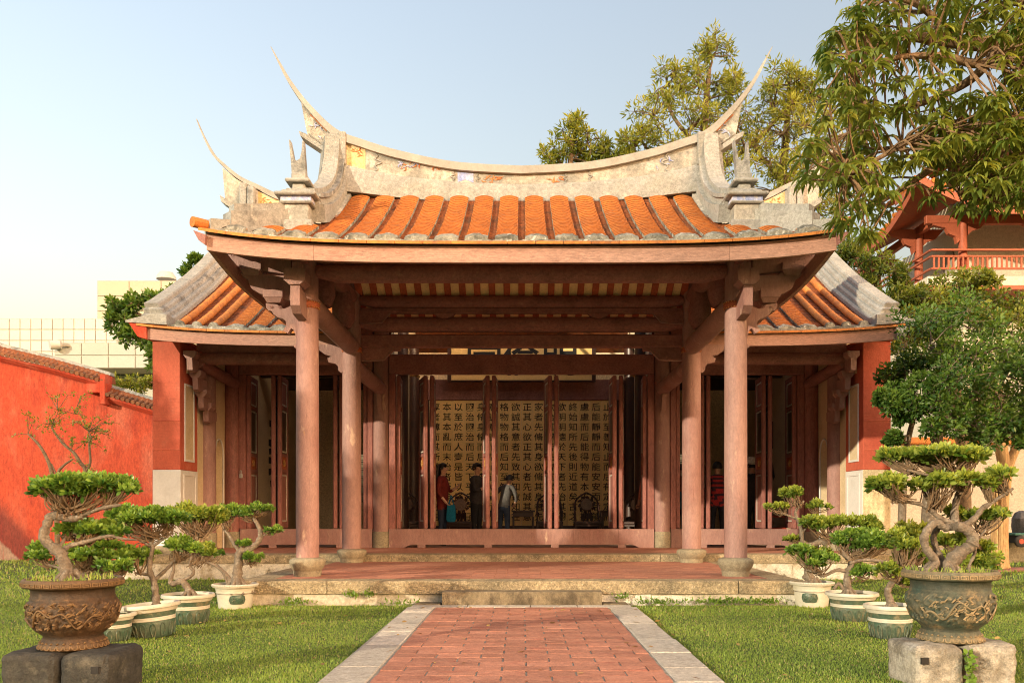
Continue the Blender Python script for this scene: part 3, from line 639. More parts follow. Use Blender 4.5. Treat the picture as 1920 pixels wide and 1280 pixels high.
# ---------------------------------------------------------------- the hall behind
hall = thing('temple_hall', 'long temple hall with red end piers and orange tiled roof behind the pavilion', 'temple', (0, 17, 0))
HY = [13.0, 13.6, 15.0, 15.65, 17.0, 17.9]; HZ = [3.87, 4.20, 5.06, 5.50, 6.45, 7.15]
def hz_(x, y): return interp(y, HY, HZ) + .13 * (abs(x) / 6.0) ** 6 * max(0, 1 - (y - 13) / 3) ** 2
nb = 72
for sx in (-1, 1):
    rows = []
    for i in range(nb):
        for (yy, up) in ((13.0 + 4.95 * i / nb, .016), (13.0 + 4.95 * (i + 1) / nb, 0)):
            rows.append([(sx * x, yy, hz_(x, yy) + up) for x in np.linspace(2.62, 5.95, 12)])
    hroof = MB().strip(rows).build('roof', M['bed'], hall, 20, recalc=False)
    for x in (2.79, 3.13, 3.47, 3.81, 4.15, 4.49):
        tile_run(hz_, sx * x, 13.04, 17.8, .25, .045).build('tile_row', [M['tile'], M['mortar'], M['tile_gap_shade']], hroof, 25); mortar_end(hz_, sx * x, 13.02, .25, .045, x).build('mortar_end', M['mortar'], hroof, 35)
    for x in (4.83, 5.09, 5.36):
        nseg = 17; L = 4.8 / nseg                        # barrel tiles, one piece after the other
        for i in range(nseg):
            a = 13.05 + L * i; b = a + L + .01; rows = []
            for yy, r in ((a, .062), (b, .056)):
                c = hz_(x, yy) + .045; rows.append([(sx * x + r * math.cos(t), yy, c + r * math.sin(t)) for t in [2 * math.pi * j / 12 for j in range(12)]])
            MB().strip(rows, close=True).build('barrel_tile', M['eave_tile'], hroof, 50)
        o = MB().lathe([(.02, -.02), (.075, -.015), (.08, .03), (.06, .05)], (0, 0, 0), 14).build('mortar_end', M['mortar'], hroof, 40)
        o.location = (sx * x, 13.03, hz_(x, 13.03) + .045); o.rotation_euler = (R(-90), 0, 0)
    n = 12
    for i in range(n):
        a = 2.7 + 3.3 * i / n; b = 2.7 + 3.3 * (i + 1) / n - .006; rows = []
        for x in (a, b): z = hz_(x, 13.0); rows.append([(sx * x, 12.93, z - .03), (sx * x, 12.93, z + .0), (sx * x, 13.1, z + .06), (sx * x, 13.1, z + .03)])
        MB().strip(rows, close=True).build('eave_tile', M['eave_tile'], hroof)
    rr = random.Random(sx + 3); rows = []
    for i in range(50):
        x = 2.75 + 2.8 * i / 49; hh = .05 + rr.uniform(-.012, .012); z = hz_(x, 13.0)
        rows.append([(sx * x, 12.97 + rr.uniform(-.006, .006), z + .0), (sx * x, 12.985, z + hh), (sx * x, 13.08, z + hh + .03), (sx * x, 13.1, z)])
    MB().strip(rows, close=True).build('mortar_bedding', M['mortar'], hroof, 40)
    # verge ridge: a wide base and three rounded bands on the inside
    vm = 'cement_dark' if sx < 0 else 'cement'
    for (x0, x1, h0, h1, mm) in ((5.52, 6.02, -.02, .07, 'cement'), (5.60, 5.98, .07, .14, vm), (5.68, 5.98, .14, .21, vm), (5.76, 6.00, .21, .28, 'cement')):
        rows = []
        for yy in np.linspace(13.02 + (h0 + .02) * 1.5, 17.9, 40):
            z = hz_(5.8, yy); nx = -.54; nz = .84
            rows.append([(sx * x0, yy + nx * h0, z + nz * h0), (sx * (x0 + .012), yy + nx * (h1 - .02), z + nz * (h1 - .02)), (sx * (x0 + .04), yy + nx * h1, z + nz * h1), (sx * x1, yy + nx * h1, z + nz * h1), (sx * x1, yy + nx * h0, z + nz * h0)])
        MB().strip(rows, close=True).build('verge_band', M[mm], hall, 30)
    MB().prism([(5.52, 3.98), (5.52, 4.14), (5.75, 4.15), (6.16, 4.05), (6.16, 4.02)], lambda a, b, w_: (sx * a, w_, b), 12.93, 13.25).build('verge_end', M['cement'], hall)
    MB().prism([(5.84, 3.98), (6.12, 4.02), (5.98, 3.80), (5.84, 3.76)], lambda a, b, w_: (sx * a, w_, b), 12.95, 13.1).build('corner_end_board', M['red'] if sx < 0 else M['cement'], hall)
    # fascia
    rows = []
    for x in np.linspace(2.78, 5.84, 18): z = hz_(x, 13.0) - .03; rows.append([(sx * x, 12.99, z - .185), (sx * x, 12.99, z), (sx * x, 13.04, z), (sx * x, 13.04, z - .185)])
    MB().strip(rows, close=True).build('fascia_board', M['fascia'], hall)
    # soffit with rafters under the side eaves
    MB().strip([[(sx * x, y, hz_(x, y) - .09) for x in np.linspace(2.6, 5.9, 5)] for y in np.linspace(13.05, 15.6, 12)]).build('soffit_board', M['ceil'], hall)
    for i in range(14):
        x = 2.72 + .23 * i; rows = []
        for y in np.linspace(13.06, 15.5, 10): z = hz_(x, y) - .10; rows.append([(sx * x - .05, y, z - .03), (sx * x + .05, y, z - .03), (sx * x + .05, y, z + .008), (sx * x - .05, y, z + .008)])
        MB().strip(rows, close=True).build('rafter', M['rafter'], hall)
    # gable wall with arched doorway in its inner face, and the pier at its front end
    X0, X1 = 5.54, 5.99
    pier = MB().box(sx * X0, sx * X1, 13.5, 14.22, 1.756, 3.84, .008).build('pier', M['pier_red'], hall)
    MB().box(sx * X0, sx * X1, 13.5, 14.22, .42, 1.754, .008).build('pier_base', M['white'] if sx < 0 else M['stucco_dirty'], pier)
    MB().box(sx * (X0 - .06), sx * (X1 + .05), 13.44, 14.3, .30, .52, .02).build('pier_footing', M['base_stone'], pier)
    MB().box(sx * (X0 - .02), sx * (X1 + .03), 13.46, 14.22, 3.842, 3.90, .006).build('pier_capping', M['pier_red'], pier)
    for zc in (2.55, 2.08):                              # faint raised courses across the pier front
        MB().box(sx * (X0 + .003), sx * (X1 - .003), 13.492, 13.52, zc - .012, zc + .012, .003).build('string_course', M['pier_red'], pier)
    jj = MB()
    for i in range(1, 40):
        z = 1.76 + i * .052
        if z > 3.3: break
        jj.box(sx * (X0 + .01), sx * (X1 - .01), 13.4985, 13.5015, z - .0025, z + .0025)
    tag(jj.build('brick_courses', M['pier_red'], pier, 0), kind='stuff')
    def inset(y0, y1, z0, z1, m1, m2, nm='inset_panel'):
        f = MB(); t = .035; xa, xb = sx * (X0 - .018), sx * (X0 + .004)
        for (a, b, c, d_) in ((y0, y1, z0, z0 + t), (y0, y1, z1 - t, z1), (y0, y0 + t, z0 + t, z1 - t), (y1 - t, y1, z0 + t, z1 - t)): f.box(xa, xb, a, b, c, d_, .004)
        o = f.build(nm, M[m1], pier); MB().box(sx * (X0 - .006), sx * (X0 + .004), y0 + t, y1 - t, z0 + t, z1 - t).build('panel_field', M[m2], o)
    inset(13.66, 14.06, 1.90, 3.18, 'white', 'cream'); inset(13.62, 14.14, .9, 1.70, 'white', 'white')
    MB().box(sx * (X0 - .005), sx * (X0 + .004), 13.505, 14.215, .56, 1.752).build('panel_field', M['white'], pier)
    inset(13.75, 14.14, 3.36, 3.72, 'cream', 'cream')
    # wall polygon in Y,Z with an arched recess
    arch = [(15.02, .4)] + [(15.23 - .21 * math.cos(t), 2.1 + .30 * math.sin(t)) for t in np.linspace(0, math.pi, 13)] + [(15.44, .4)]
    outer = [(14.22, .40)] + arch + [(21.0, .40), (21.0, 4.6), (17.9, 7.05), (14.22, 4.45)]
    MB().prism(outer, xplane, sx * X0, sx * (X0 + .2)).build('gable_wall', M['cream'], hall)
    MB().prism([(14.22, .4), (21.0, .40), (21.0, 4.6), (17.9, 7.05), (14.22, 4.45)], xplane, sx * (X0 + .201), sx * X1).build('gable_wall', M['white'], hall)
    tr = MB(); tr.tube([(sx * (X0 - .005), a, b) for a, b in arch], .016, 6); tr.build('arch_trim', M['white'], hall, 60)
    # engaged columns, beams and bracket sets under the side eave
    column(sx * 5.52, 14.62, .70, 4.35, .145, hall, 'drum', None, 'paint'); column(sx * 5.42, 15.62, .70, 4.6, .15, hall, 'drum', None, 'door')
    hbeam(min(sx * 2.85, sx * 5.45), max(sx * 2.85, sx * 5.45), 13.85, 3.62, .105, 'beam', hall)
    MB().box(sx * 2.8, sx * 5.4, 13.82, 13.88, 3.72, 3.98).build('beam', M['timber'], hall)
    MB().tube([(sx * 5.36, 13.8, 3.55), (sx * 5.36, 15.6, 3.46)], .10, 12).build('beam', M['timber'], hall, 50)
    for j, (yy, zz) in enumerate(((13.62, 3.62), (13.86, 3.34), (14.1, 3.06), (14.32, 2.86))):
        xb_ = sx * 5.40
        MB().strip([[(xb_ + a * ww, yy + b * .2, zz + dz) for a, b in ((-.5, -.5), (.5, -.5), (.5, .5), (-.5, .5))] for dz, ww in ((-.05, .12), (-.01, .18), (0, .2), (.07, .2))], close=True).build('bracket_block', M['paint'], hall)
        MB().prism([(yy - .1, zz - .05), (yy - .08, zz - .24), (yy + .0, zz - .27), (yy + .3, zz - .2), (yy + .3, zz - .05)], xplane, xb_ - .045, xb_ + .045).build('bracket_arm', M['paint'], hall)
# central part of the hall roof behind the pavilion, back slope, main ridge
MB().strip([[(x, y, hz_(0, y)) for x in (-2.62, 2.62)] for y in np.linspace(13.56, 15.75, 8)]).build('roof', M['bed'], hall)
for a, b in ((-2.62, -2.2), (2.2, 2.62)): MB().strip([[(x, y, hz_(0, y)) for x in (a, b)] for y in np.linspace(15.75, 17.75, 5)]).build('roof', M['bed'], hall)  # leaves an added, unseen roof opening that daylights the calligraphy boards
MB().strip([[(x, y, hz_(0, y)) for x in (-2.62, 2.62)] for y in (17.75, 17.95)]).build('roof', M['bed'], hall)
for i in range(9): x = -2.2 + .55 * i; MB().strip([[(x - .025, y, hz_(0, y) + .03), (x + .025, y, hz_(0, y) + .03), (x + .025, y, hz_(0, y) - .05), (x - .025, y, hz_(0, y) - .05)] for y in np.linspace(15.7, 17.8, 6)], close=True).build('added_skylight_bar', M['timber'], hall)  # bars across the added opening
MB().strip([[(x, y, hz_(0, y) - .09) for x in (-2.62, 2.62)] for y in np.linspace(13.5, 15.6, 12)]).build('soffit_board', M['ceil'], hall)
for i in range(23):
    x = -2.52 + .229 * i; rows = []
    for y in np.linspace(13.56, 15.5, 8): z = hz_(0, y) - .10; rows.append([(x - .05, y, z - .03), (x + .05, y, z - .03), (x + .05, y, z + .008), (x - .05, y, z + .008)])
    MB().strip(rows, close=True).build('rafter', M['rafter'], hall)
MB().strip([[(x, 35.9 - y, hz_(0, y)) for x in (-6.0, 6.0)] for y in np.linspace(13.6, 17.95, 12)]).build('roof_back', M['bed'], hall)
MX = [0, 2.0, 3.6, 4.6, 5.18, 5.65, 6.05, 6.45, 6.65, 6.85, 7.0]; MZ = [7.35, 7.42, 7.55, 7.70, 7.85, 8.07, 8.27, 8.60, 8.82, 9.18, 9.52]
mcurve = smoothpts([Vector((a, 0, b)) for a, b in zip(MX, MZ)], 6)
mlow = lambda x: interp(x, [0, 4.5, 5.4, 6.0], [7.0, 7.1, 7.45, 7.6])
hi2, lo2 = ridge(hall, 17.95, mcurve, .13, mlow, 5.8, None, .34)
MB().strip([[(x, 17.70, 6.8), (x, 17.72, mlow(abs(x)) + .02), (x, 18.2, mlow(abs(x)) + .02), (x, 18.2, 6.8)] for x in np.linspace(-5.6, 5.6, 31)], close=True).build('ridge_base', M['cement'], hall, 40)
for sx in (-1, 1):
    hh = lambda a: interp(a, [p.x for p in mcurve], [p.z for p in mcurve]) - .12
    MB().prism([(sx * a, b) for a, b in ((5.8, hh(5.8)), (6.1, hh(6.1)), (6.42, hh(6.42)), (6.38, 8.0), (6.36, 7.75), (6.05, 7.5), (5.8, 7.4))], yplane, 17.85, 18.05).build('tail_panel', M['plaster_paint'], hall)
    MB().prism([(sx * a, b) for a, b in ((6.40, 7.80), (6.46, 7.84), (6.43, 7.70), (6.05, 7.45), (6.05, 7.56))], yplane, 17.8, 18.1).build('tail_moulding', M['cement'], hall)
    MB().box(sx * 5.68, sx * 5.84, 17.68, 18.2, 7.2, hh(5.75), .02).build('verge_band', M['cement_dark' if sx < 0 else 'cement'], hall)
    MB().box(sx * 5.86, sx * 6.02, 17.72, 18.2, 7.25, hh(5.92), .02).build('verge_band', M['cement'], hall)
    MB().strip([[(sx * x, 17.818, lo2(x) + .05), (sx * x, 17.818, hi2(x) - .01)] for x in np.linspace(4.7, 5.64, 7)]).build('painted_panel', M['ochre'], hall)
    relief(sx * 5.3, 7.72, .25, .05, 12, 'redpaint', 17.812, hall)

# ---- front wall of the hall: columns, lintels, thresholds, door leaves
for sx in (-1, 1):
    column(sx * 2.63, D3, .70, 4.7, .15, hall, 'drum', None, 'paint')
    MB().tube([(sx * 2.64, D2 + .1, 3.36), (sx * 2.63, D3 - .1, 3.36)], .125, 16).build('beam', M['paint'], hall, 50)
    MB().prism([(D3 - .16, 3.25), (D3 - .3, 3.25), (D3 - .26, 3.1), (D3 - .2, 3.0), (D3 - .15, 2.9)], xplane, sx * 2.63 - .04, sx * 2.63 + .04).build('bracket', M['paint'], hall)
    MB().box(sx * 2.36, sx * 2.48, D3 - .06, D3 + .06, .75, 3.64, .008).build('door_jamb', M['door'], hall)
    MB().box(sx * 5.16, sx * 5.28, D3 - .06, D3 + .06, .75, 3.63, .008).build('door_jamb', M['door'], hall)
    MB().box(sx * 2.78, sx * 2.88, D3 - .06, D3 + .06, .75, 3.63, .008).build('door_jamb', M['door'], hall)
    MB().box(sx * 2.78, sx * 5.28, D3 - .07, D3 + .07, 3.632, 4.02, .015).build('lintel', M['timber'], hall)
    MB().box(sx * 2.78, sx * 5.28, D3 - .1, D3 + .1, 4.022, 5.35).build('upper_wall', M['timber'], hall)
def threshold(x0, x1):
    c = (x0 + x1) / 2; w_ = (x1 - x0) / 2
    poly = [(x0, .402), (x0, .75), (x1, .75), (x1, .402), (x1 - .28, .402), (x1 - .36, .445), (x1 - .44, .46), (x0 + .44, .46), (x0 + .36, .445), (x0 + .28, .402)]
    o = MB().prism(poly, yplane, D3 - .09, D3 - .01).build('threshold', M['paint'], hall)
    n = max(2, int((x1 - x0) / 1.2))
    for i in range(n): x = x0 + .6 + (x1 - x0 - 1.2) * i / (n - 1); MB().box(x - .07, x + .07, D3 - .08, D3 - .02, .402, .458).build('threshold_block', M['paint'], o)
threshold(-2.47, 2.47); threshold(-5.25, -2.79); threshold(2.79, 5.25)
MB().box(-2.48, 2.48, D3 - .07, D3 + .07, 3.642, 4.01, .015).build('lintel', M['timber'], hall)
hbeam(-2.5, 2.5, D3, 4.62, .13, 'beam', hall)
MB().box(-2.5, 2.5, D3 - .04, D3 + .04, 4.72, 5.4).build('upper_wall', M['timber'], hall)
M['trim'] = mat('pale_door_trim', (.55, .52, .46), (.45, .42, .37), 8, .6)
def leaf():
    W, H, T = .60, 2.87, .065; f = MB(); s_ = .085
    for (a, b, c, d_) in ((0, s_, 0, H), (W - s_, W, 0, H), (s_, W - s_, 0, .1), (s_, W - s_, H - .08, H), (s_, W - s_, 1.05, 1.12), (s_, W - s_, 1.36, 1.42), (s_, W - s_, H - .62, H - .56)): f.box(-T / 2, T / 2, a, b, c, d_, .008)
    for xx in (-T / 2 - .008, T / 2 + .0): f.box(xx, xx + .008, .02, .045, .01, H - .01)
    o = f.build('door_leaf', M['door'])
    MB().box(-.014, .014, s_, W - s_, .1, 1.05).build('panel', M['door'], o); MB().box(-.014, .014, s_, W - s_, 1.12, 1.36).build('panel', M['rafter'], o)
    MB().box(-.014, .014, s_, W - s_, 1.42, H - .62).build('panel', M['dark'], o); MB().box(-.014, .014, s_, W - s_, H - .56, H - .08).build('panel', M['door'], o)
    t = MB()
    for sxx in (-1, 1):
        for (z0, z1) in ((.13, 1.02), (1.44, H - .64), (H - .54, H - .10)):
            x0, x1 = sxx * .0145, sxx * .026
            for (a, b, c, d_) in ((s_ + .01, W - s_ - .01, z0, z0 + .025), (s_ + .01, W - s_ - .01, z1 - .025, z1), (s_ + .01, s_ + .03, z0, z1), (W - s_ - .03, W - s_ - .01, z0, z1)): t.box(x0, x1, a, b, c, d_)
    t.build('panel_trim', M['trim'], o)
    md = MB()
    for sxx in (-1, 1):
        for k in range(9): a = k * .7; md.tube([(sxx * .018, W / 2 + .1 * math.cos(a), 1.24 + .06 * math.sin(a)), (sxx * .02, W / 2 + .03 * math.cos(a + .5), 1.24 + .02 * math.sin(a + .5))], [.012, .016], 5)
    md.build('medallion', M['gilt'], o, 60); return o
lf = leaf(); used = False
def place_leaf(x, ang):
    global used
    if not used: o = lf; used = True
    else: o = copy_tree(lf)
    o.parent = hall; o.matrix_parent_inverse = Matrix.Translation((0, -17, 0)); o.location = (x, D3 + .0, .755); o.rotation_euler = (0, 0, R(ang))
for xc, a, b in ((-1.74, 17, 2), (-.58, 9, -3), (.59, 7, -5), (1.80, 2, -10), (-4.60, 10, 3), (-3.44, 9, 3), (3.44, -2, -9), (4.60, -3, -10)):
    place_leaf(xc - .055, a); place_leaf(xc + .06, b)
for xx in (-5.12, 5.12, -2.31, 2.31, -2.93, 2.93): place_leaf(xx, 4 if xx < 0 else -4)
lk = thing('padlock', 'small steel padlock hanging on the left side door post', 'padlock', P(455, 890, D3 - .08))
MB().box(-5.265, -5.205, D3 - .10, D3 - .07, 1.70, 1.78, .008).build('body', M['steel'], lk); MB().tube([(-5.25, D3 - .085, 1.78), (-5.25, D3 - .085, 1.83), (-5.235, D3 - .085, 1.845), (-5.22, D3 - .085, 1.83), (-5.22, D3 - .085, 1.78)], .007, 6).build('shackle', M['steel'], lk)
# ---- back and inside
M['plain'] = mat('inner_cream_wall', (.72, .60, .42), (.66, .54, .37), 1.2, .85)
bw = 20.6
# back wall with two barred window openings
def wall_open(x0, x1, z0, z1, ops, y0, y1, name, m, par):
    xs_ = sorted({x0, x1, *[q for o in ops for q in o[:2]]}); mb = MB()
    for a, b in zip(xs_[:-1], xs_[1:]):
        op = [o for o in ops if o[0] <= a and o[1] >= b]
        if op: mb.box(a, b, y0, y1, z0, op[0][2]); mb.box(a, b, y0, y1, op[0][3], z1)
        else: mb.box(a, b, y0, y1, z0, z1)
    return mb.build(name, m, par)
wins = [(-4.35, -3.45, 1.3, 2.5), (3.45, 4.35, 1.3, 2.5)]
wall_open(-5.54, 5.54, .4, 5.0, wins, bw, bw + .25, 'back_wall', M['plain'], hall)
for (a, b, c, d_) in wins:
    l_ = MB(); n = 6
    for i in range(n + 1):
        x = a + (b - a) * i / n; l_.box(x - .012, x + .012, bw + .08, bw + .11, c, d_); z = c + (d_ - c) * i / n; l_.box(a, b, bw + .081, bw + .109, z - .012, z + .012)
    for i in range(n):
        for j in range(n): cx_, cz_ = a + (b - a) * (i + .5) / n, c + (d_ - c) * (j + .5) / n; l_.tube([(cx_ + .06 * math.cos(t), bw + .095, cz_ + .06 * math.sin(t)) for t in np.linspace(0, 6.3, 7)], .008, 4)
    l_.build('window_lattice', M['dark'], hall)
for sx in (-1, 1):
    for y in (17.6, 19.4): MB().lathe([(.16, 0), (.16, 4.5)], (sx * 2.55, y, UZ), 16).build('inner_column', M['dark'], hall, 50)
    MB().box(sx * 2.60, sx * 2.66, 17.0, 20.6, UZ, 6.2).build('added_partition', M['plain'], hall)  # added to keep skylight out of the side bays and bounce it inward
    for y in (17.6, 19.4): MB().box(sx * 2.68, sx * 5.5, y - .06, y + .06, 3.9, 4.25).build('inner_beam', M['dark'], hall)
MB().box(-2.5, 2.5, 17.54, 17.66, 4.9, 5.2).build('inner_beam', M['dark'], hall)
# big brush characters on the side walls
def text_mesh(s, size, mtl, name, parent, loc, rot=(R(90), 0, 0), weight=.0, space=1.0, extr=.002, sx=1.0):
    cu = bpy.data.curves.new(name, 'FONT'); cu.body = s; cu.size = size; cu.align_x = 'CENTER'; cu.align_y = 'CENTER'; cu.offset = weight; cu.extrude = extr; cu.space_line = space; cu.resolution_u = 2
    t = bpy.data.objects.new(name, cu); col.objects.link(t); dg = bpy.context.evaluated_depsgraph_get(); me = bpy.data.meshes.new_from_object(t.evaluated_get(dg)); bpy.data.objects.remove(t)
    me.materials.clear(); me.materials.append(mtl); o = bpy.data.objects.new(name, me); col.objects.link(o); o.parent = parent
    if parent is not None and parent.type == 'EMPTY': o.matrix_parent_inverse = Matrix.Translation(-Vector(parent.location))
    o.location = loc; o.rotation_euler = rot; o.scale = (sx, 1, 1); return o
for sx, chs in ((-1, '節義'), (1, '孝忠')):
    for i, ch in enumerate(chs):
        text_mesh(ch, 1.75, M['ink'], 'wall_character', hall, (sx * 5.535, 16.75 + i * 2.1, 2.3), (R(90), 0, R(90 if sx < 0 else -90)), .02, sx=.8)
# ---------------------------------------------------------------- writing screen, plaque, furniture, visitors
SY = 19.4
scr = thing('calligraphy_screen', 'tall golden screen of boards covered in columns of black calligraphy', 'screen', (0, SY, UZ))
cols = ['止於至善知止而后有定定而', '后能靜靜而后能安安而后能', '慮慮而后能得物有本末事有', '終始知所先後則近道矣古之', '欲明明德於天下者先治其國', '欲治其國者先齊其家欲齊其', '家者先脩其身欲脩其身者先', '正其心欲正其心者先誠其意', '欲誠其意者先致其知致知在', '格物物格而后知至知至而后', '意誠意誠而后心正心正而后', '身脩身脩而后家齊家齊而后', '國治國治而后天下平自天子', '以至於庶人壹是皆以脩身為', '本其本亂而末治者否矣其所', '厚者薄而其所薄者厚未之有']
for i, s in enumerate(cols):
    x = (1139 - 21.5 * i - VX) * SY / F; wd = 21.5 * SY / F
    b = MB().box(x - wd / 2 + .002, x + wd / 2 - .002, SY, SY + .04, .74, 3.66, .003).build('board', M['gold'], scr)
    zt = EYE + (VY - 764) * SY / F; pitch = 18.65 * SY / F
    text_mesh('\n'.join(s), .20, M['ink'], 'lettering', b, (x, SY - .004, zt - pitch * 5.5), (R(90), 0, 0), .0012, pitch / .20, .001, sx=1.08)
MB().box(-2.4, 2.4, SY - .02, SY + .06, .55, .738, .01).build('bottom_rail', M['dark'], scr)
MB().box(-2.4, 2.4, SY - .03, SY + .06, 3.662, 4.14, .01).build('top_panel', M['timber'], scr)
for sx in (-1, 1): MB().box(sx * 2.16, sx * 2.38, SY - .02, SY + .05, .74, 3.66, .01).build('side_post', M['dark'], scr)
plq = thing('name_plaque', 'golden name plaque with three large black characters high inside the hall', 'plaque', (0, SY - .3, 4.14))
PB = MB().box(-1.62, 1.62, SY - .33, SY - .27, 4.075, 4.98, .01).build('board', M['gold'], plq)
fr = MB()
for (a, b, c, d_) in ((-1.7, 1.7, 4.04, 4.075), (-1.7, 1.7, 4.97, 5.04), (-1.7, -1.61, 4.075, 4.97), (1.61, 1.7, 4.075, 4.97)): fr.box(a, b, SY - .36, SY - .26, c, d_, .01)
fr.build('frame', M['dark'], plq)
for ch, x in (('堂', -.86), ('倫', -.02), ('明', .88)): text_mesh(ch, .86, M['ink'], 'character', plq, (x, SY - .334, 4.52), (R(90), 0, 0), .008)
for sx in (-1, 1):
    o = MB()
    for k in range(26): t = k * .5; o.tube([(sx * 2.32 + .12 * math.sin(t * 1.7), 17.5 + .1 * math.cos(t), 3.95 + k * .012), (sx * 2.32 + .2 * math.sin(t * 2.3 + 1), 17.45 + .1 * math.cos(t * 1.3), 3.9 + .02 * math.sin(k * 3) + k * .012)], .02, 5)
    o.build('carved_bracket', M['gilt'], hall, 60)

def make_chair():
    t = thing('carved_armchair', '', 'chair', (0, 0, 0)); d = M['dark']
    MB().box(-.30, .30, -.24, .24, .40, .455, .012).build('seat', d, t); MB().box(-.28, .28, -.22, .22, .34, .40, .008).build('apron', d, t)
    for a in (-1, 1):
        for b in (-1, 1): MB().box(a * .27 - .025, a * .27 + .025, b * .21 - .025, b * .21 + .025, 0, .40, .006).build('leg', d, t)
        MB().tube(smoothpts([(a * .27, -.2, .455), (a * .28, -.19, .62), (a * .285, -.1, .68), (a * .28, .1, .70), (a * .26, .21, .86), (a * .2, .23, .98)], 4), .019, 7).build('arm', d, t, 60)
        MB().tube(smoothpts([(a * .27, .21, .455), (a * .26, .22, .75), (a * .24, .23, .92), (a * .13, .235, 1.03), (0, .235, 1.10)], 4), .02, 7).build('back_post', d, t, 60)
    md = MB().lathe([(.0, -.02), (.13, -.02), (.145, 0), (.13, .02), (0, .02)], (0, 0, 0), 24, cap=False).build('medallion', mat('polished_medallion', (.11, .06, .04), (.16, .09, .06), 12, .25, .3, 40, spec=.6) if 'med' not in M else M['med'], t, 40)
    md.rotation_euler = (R(90), 0, 0); md.location = (0, .20, .83)
    c = MB()
    for k in range(22): an = k * .62; r_ = .15 + .02 * math.sin(k * 2.1); c.tube([(r_ * math.cos(an), .21, .83 + r_ * math.sin(an)), ((r_ + .04) * math.cos(an + .4), .21, .83 + (r_ + .04) * math.sin(an + .4))], .018, 5)
    for k in range(10): c.tube([(-.12 + .026 * k, .21, .47 + .03 * math.sin(k * 2)), (-.10 + .024 * k, .21, .66 + .03 * math.cos(k * 3))], .014, 5)
    c.build('carving', d, t, 60); return t
ch0 = make_chair(); tabs = []
chairs = [(862, 18.6, 'carved dark armchair beside the visitor in red with the blue bag', 0), (1101, 18.6, 'carved dark armchair in front of the right hand text boards', 0), (1030, 18.7, 'carved dark armchair half hidden behind the third pair of doors', 0), (766, 18.3, 'carved dark armchair left of the leftmost open door leaf', 20), (1190, 18.3, 'carved dark armchair in deep shade beside the peach jacket', -20)]
for i, (px, d, lb, rz) in enumerate(chairs):
    c = ch0 if i == 0 else copy_tree(ch0); c.location = ((px - VX) * d / F, d, UZ); c.rotation_euler = (0, 0, R(rz)); tag(c, lb, 'chair', 'carved armchairs inside the hall')
def make_table(px, d, lb):
    x = (px - VX) * d / F; t = thing('side_table', lb, 'table', (x, d, UZ), 'small tables between the armchairs')
    MB().box(x - .26, x + .26, d - .2, d + .2, UZ + .66, UZ + .70, .008).build('top', M['dark'], t); MB().box(x - .23, x + .23, d - .17, d + .17, UZ + .56, UZ + .66, .006).build('apron', M['dark'], t)
    for a in (-1, 1):
        for b in (-1, 1): MB().box(x + a * .22 - .022, x + a * .22 + .022, d + b * .16 - .022, d + b * .16 + .022, UZ, UZ + .56, .005).build('leg', M['dark'], t)
make_table(981, 18.7, 'low dark side table in the middle, below the calligraphy'); make_table(1147, 18.7, 'dark side table beside the rightmost door pair'); make_table(905, 18.75, 'dark side table behind the visitor with the raised arm')
M['redwood'] = mat('red_lacquer', (.35, .04, .02), (.25, .03, .015), 5, .35, spec=.5)
def rack(px, d, lb, n=3):
    x = (px - VX) * d / F; t = thing('lacquer_stand', lb, 'stand', (x, d, UZ))
    for a in (-1, 1):
        for b in (-1, 1): MB().box(x + a * .25 - .03, x + a * .25 + .03, d + b * .18 - .03, d + b * .18 + .03, UZ, UZ + .85, .006).build('leg', M['redwood'], t)
    for z in (.3, .55, .82): MB().box(x - .28, x + .28, d - .2, d + .2, UZ + z, UZ + z + .04, .006).build('shelf', M['redwood'], t)
rack(1460, 17.6, 'red lacquered stand inside the right doorway')

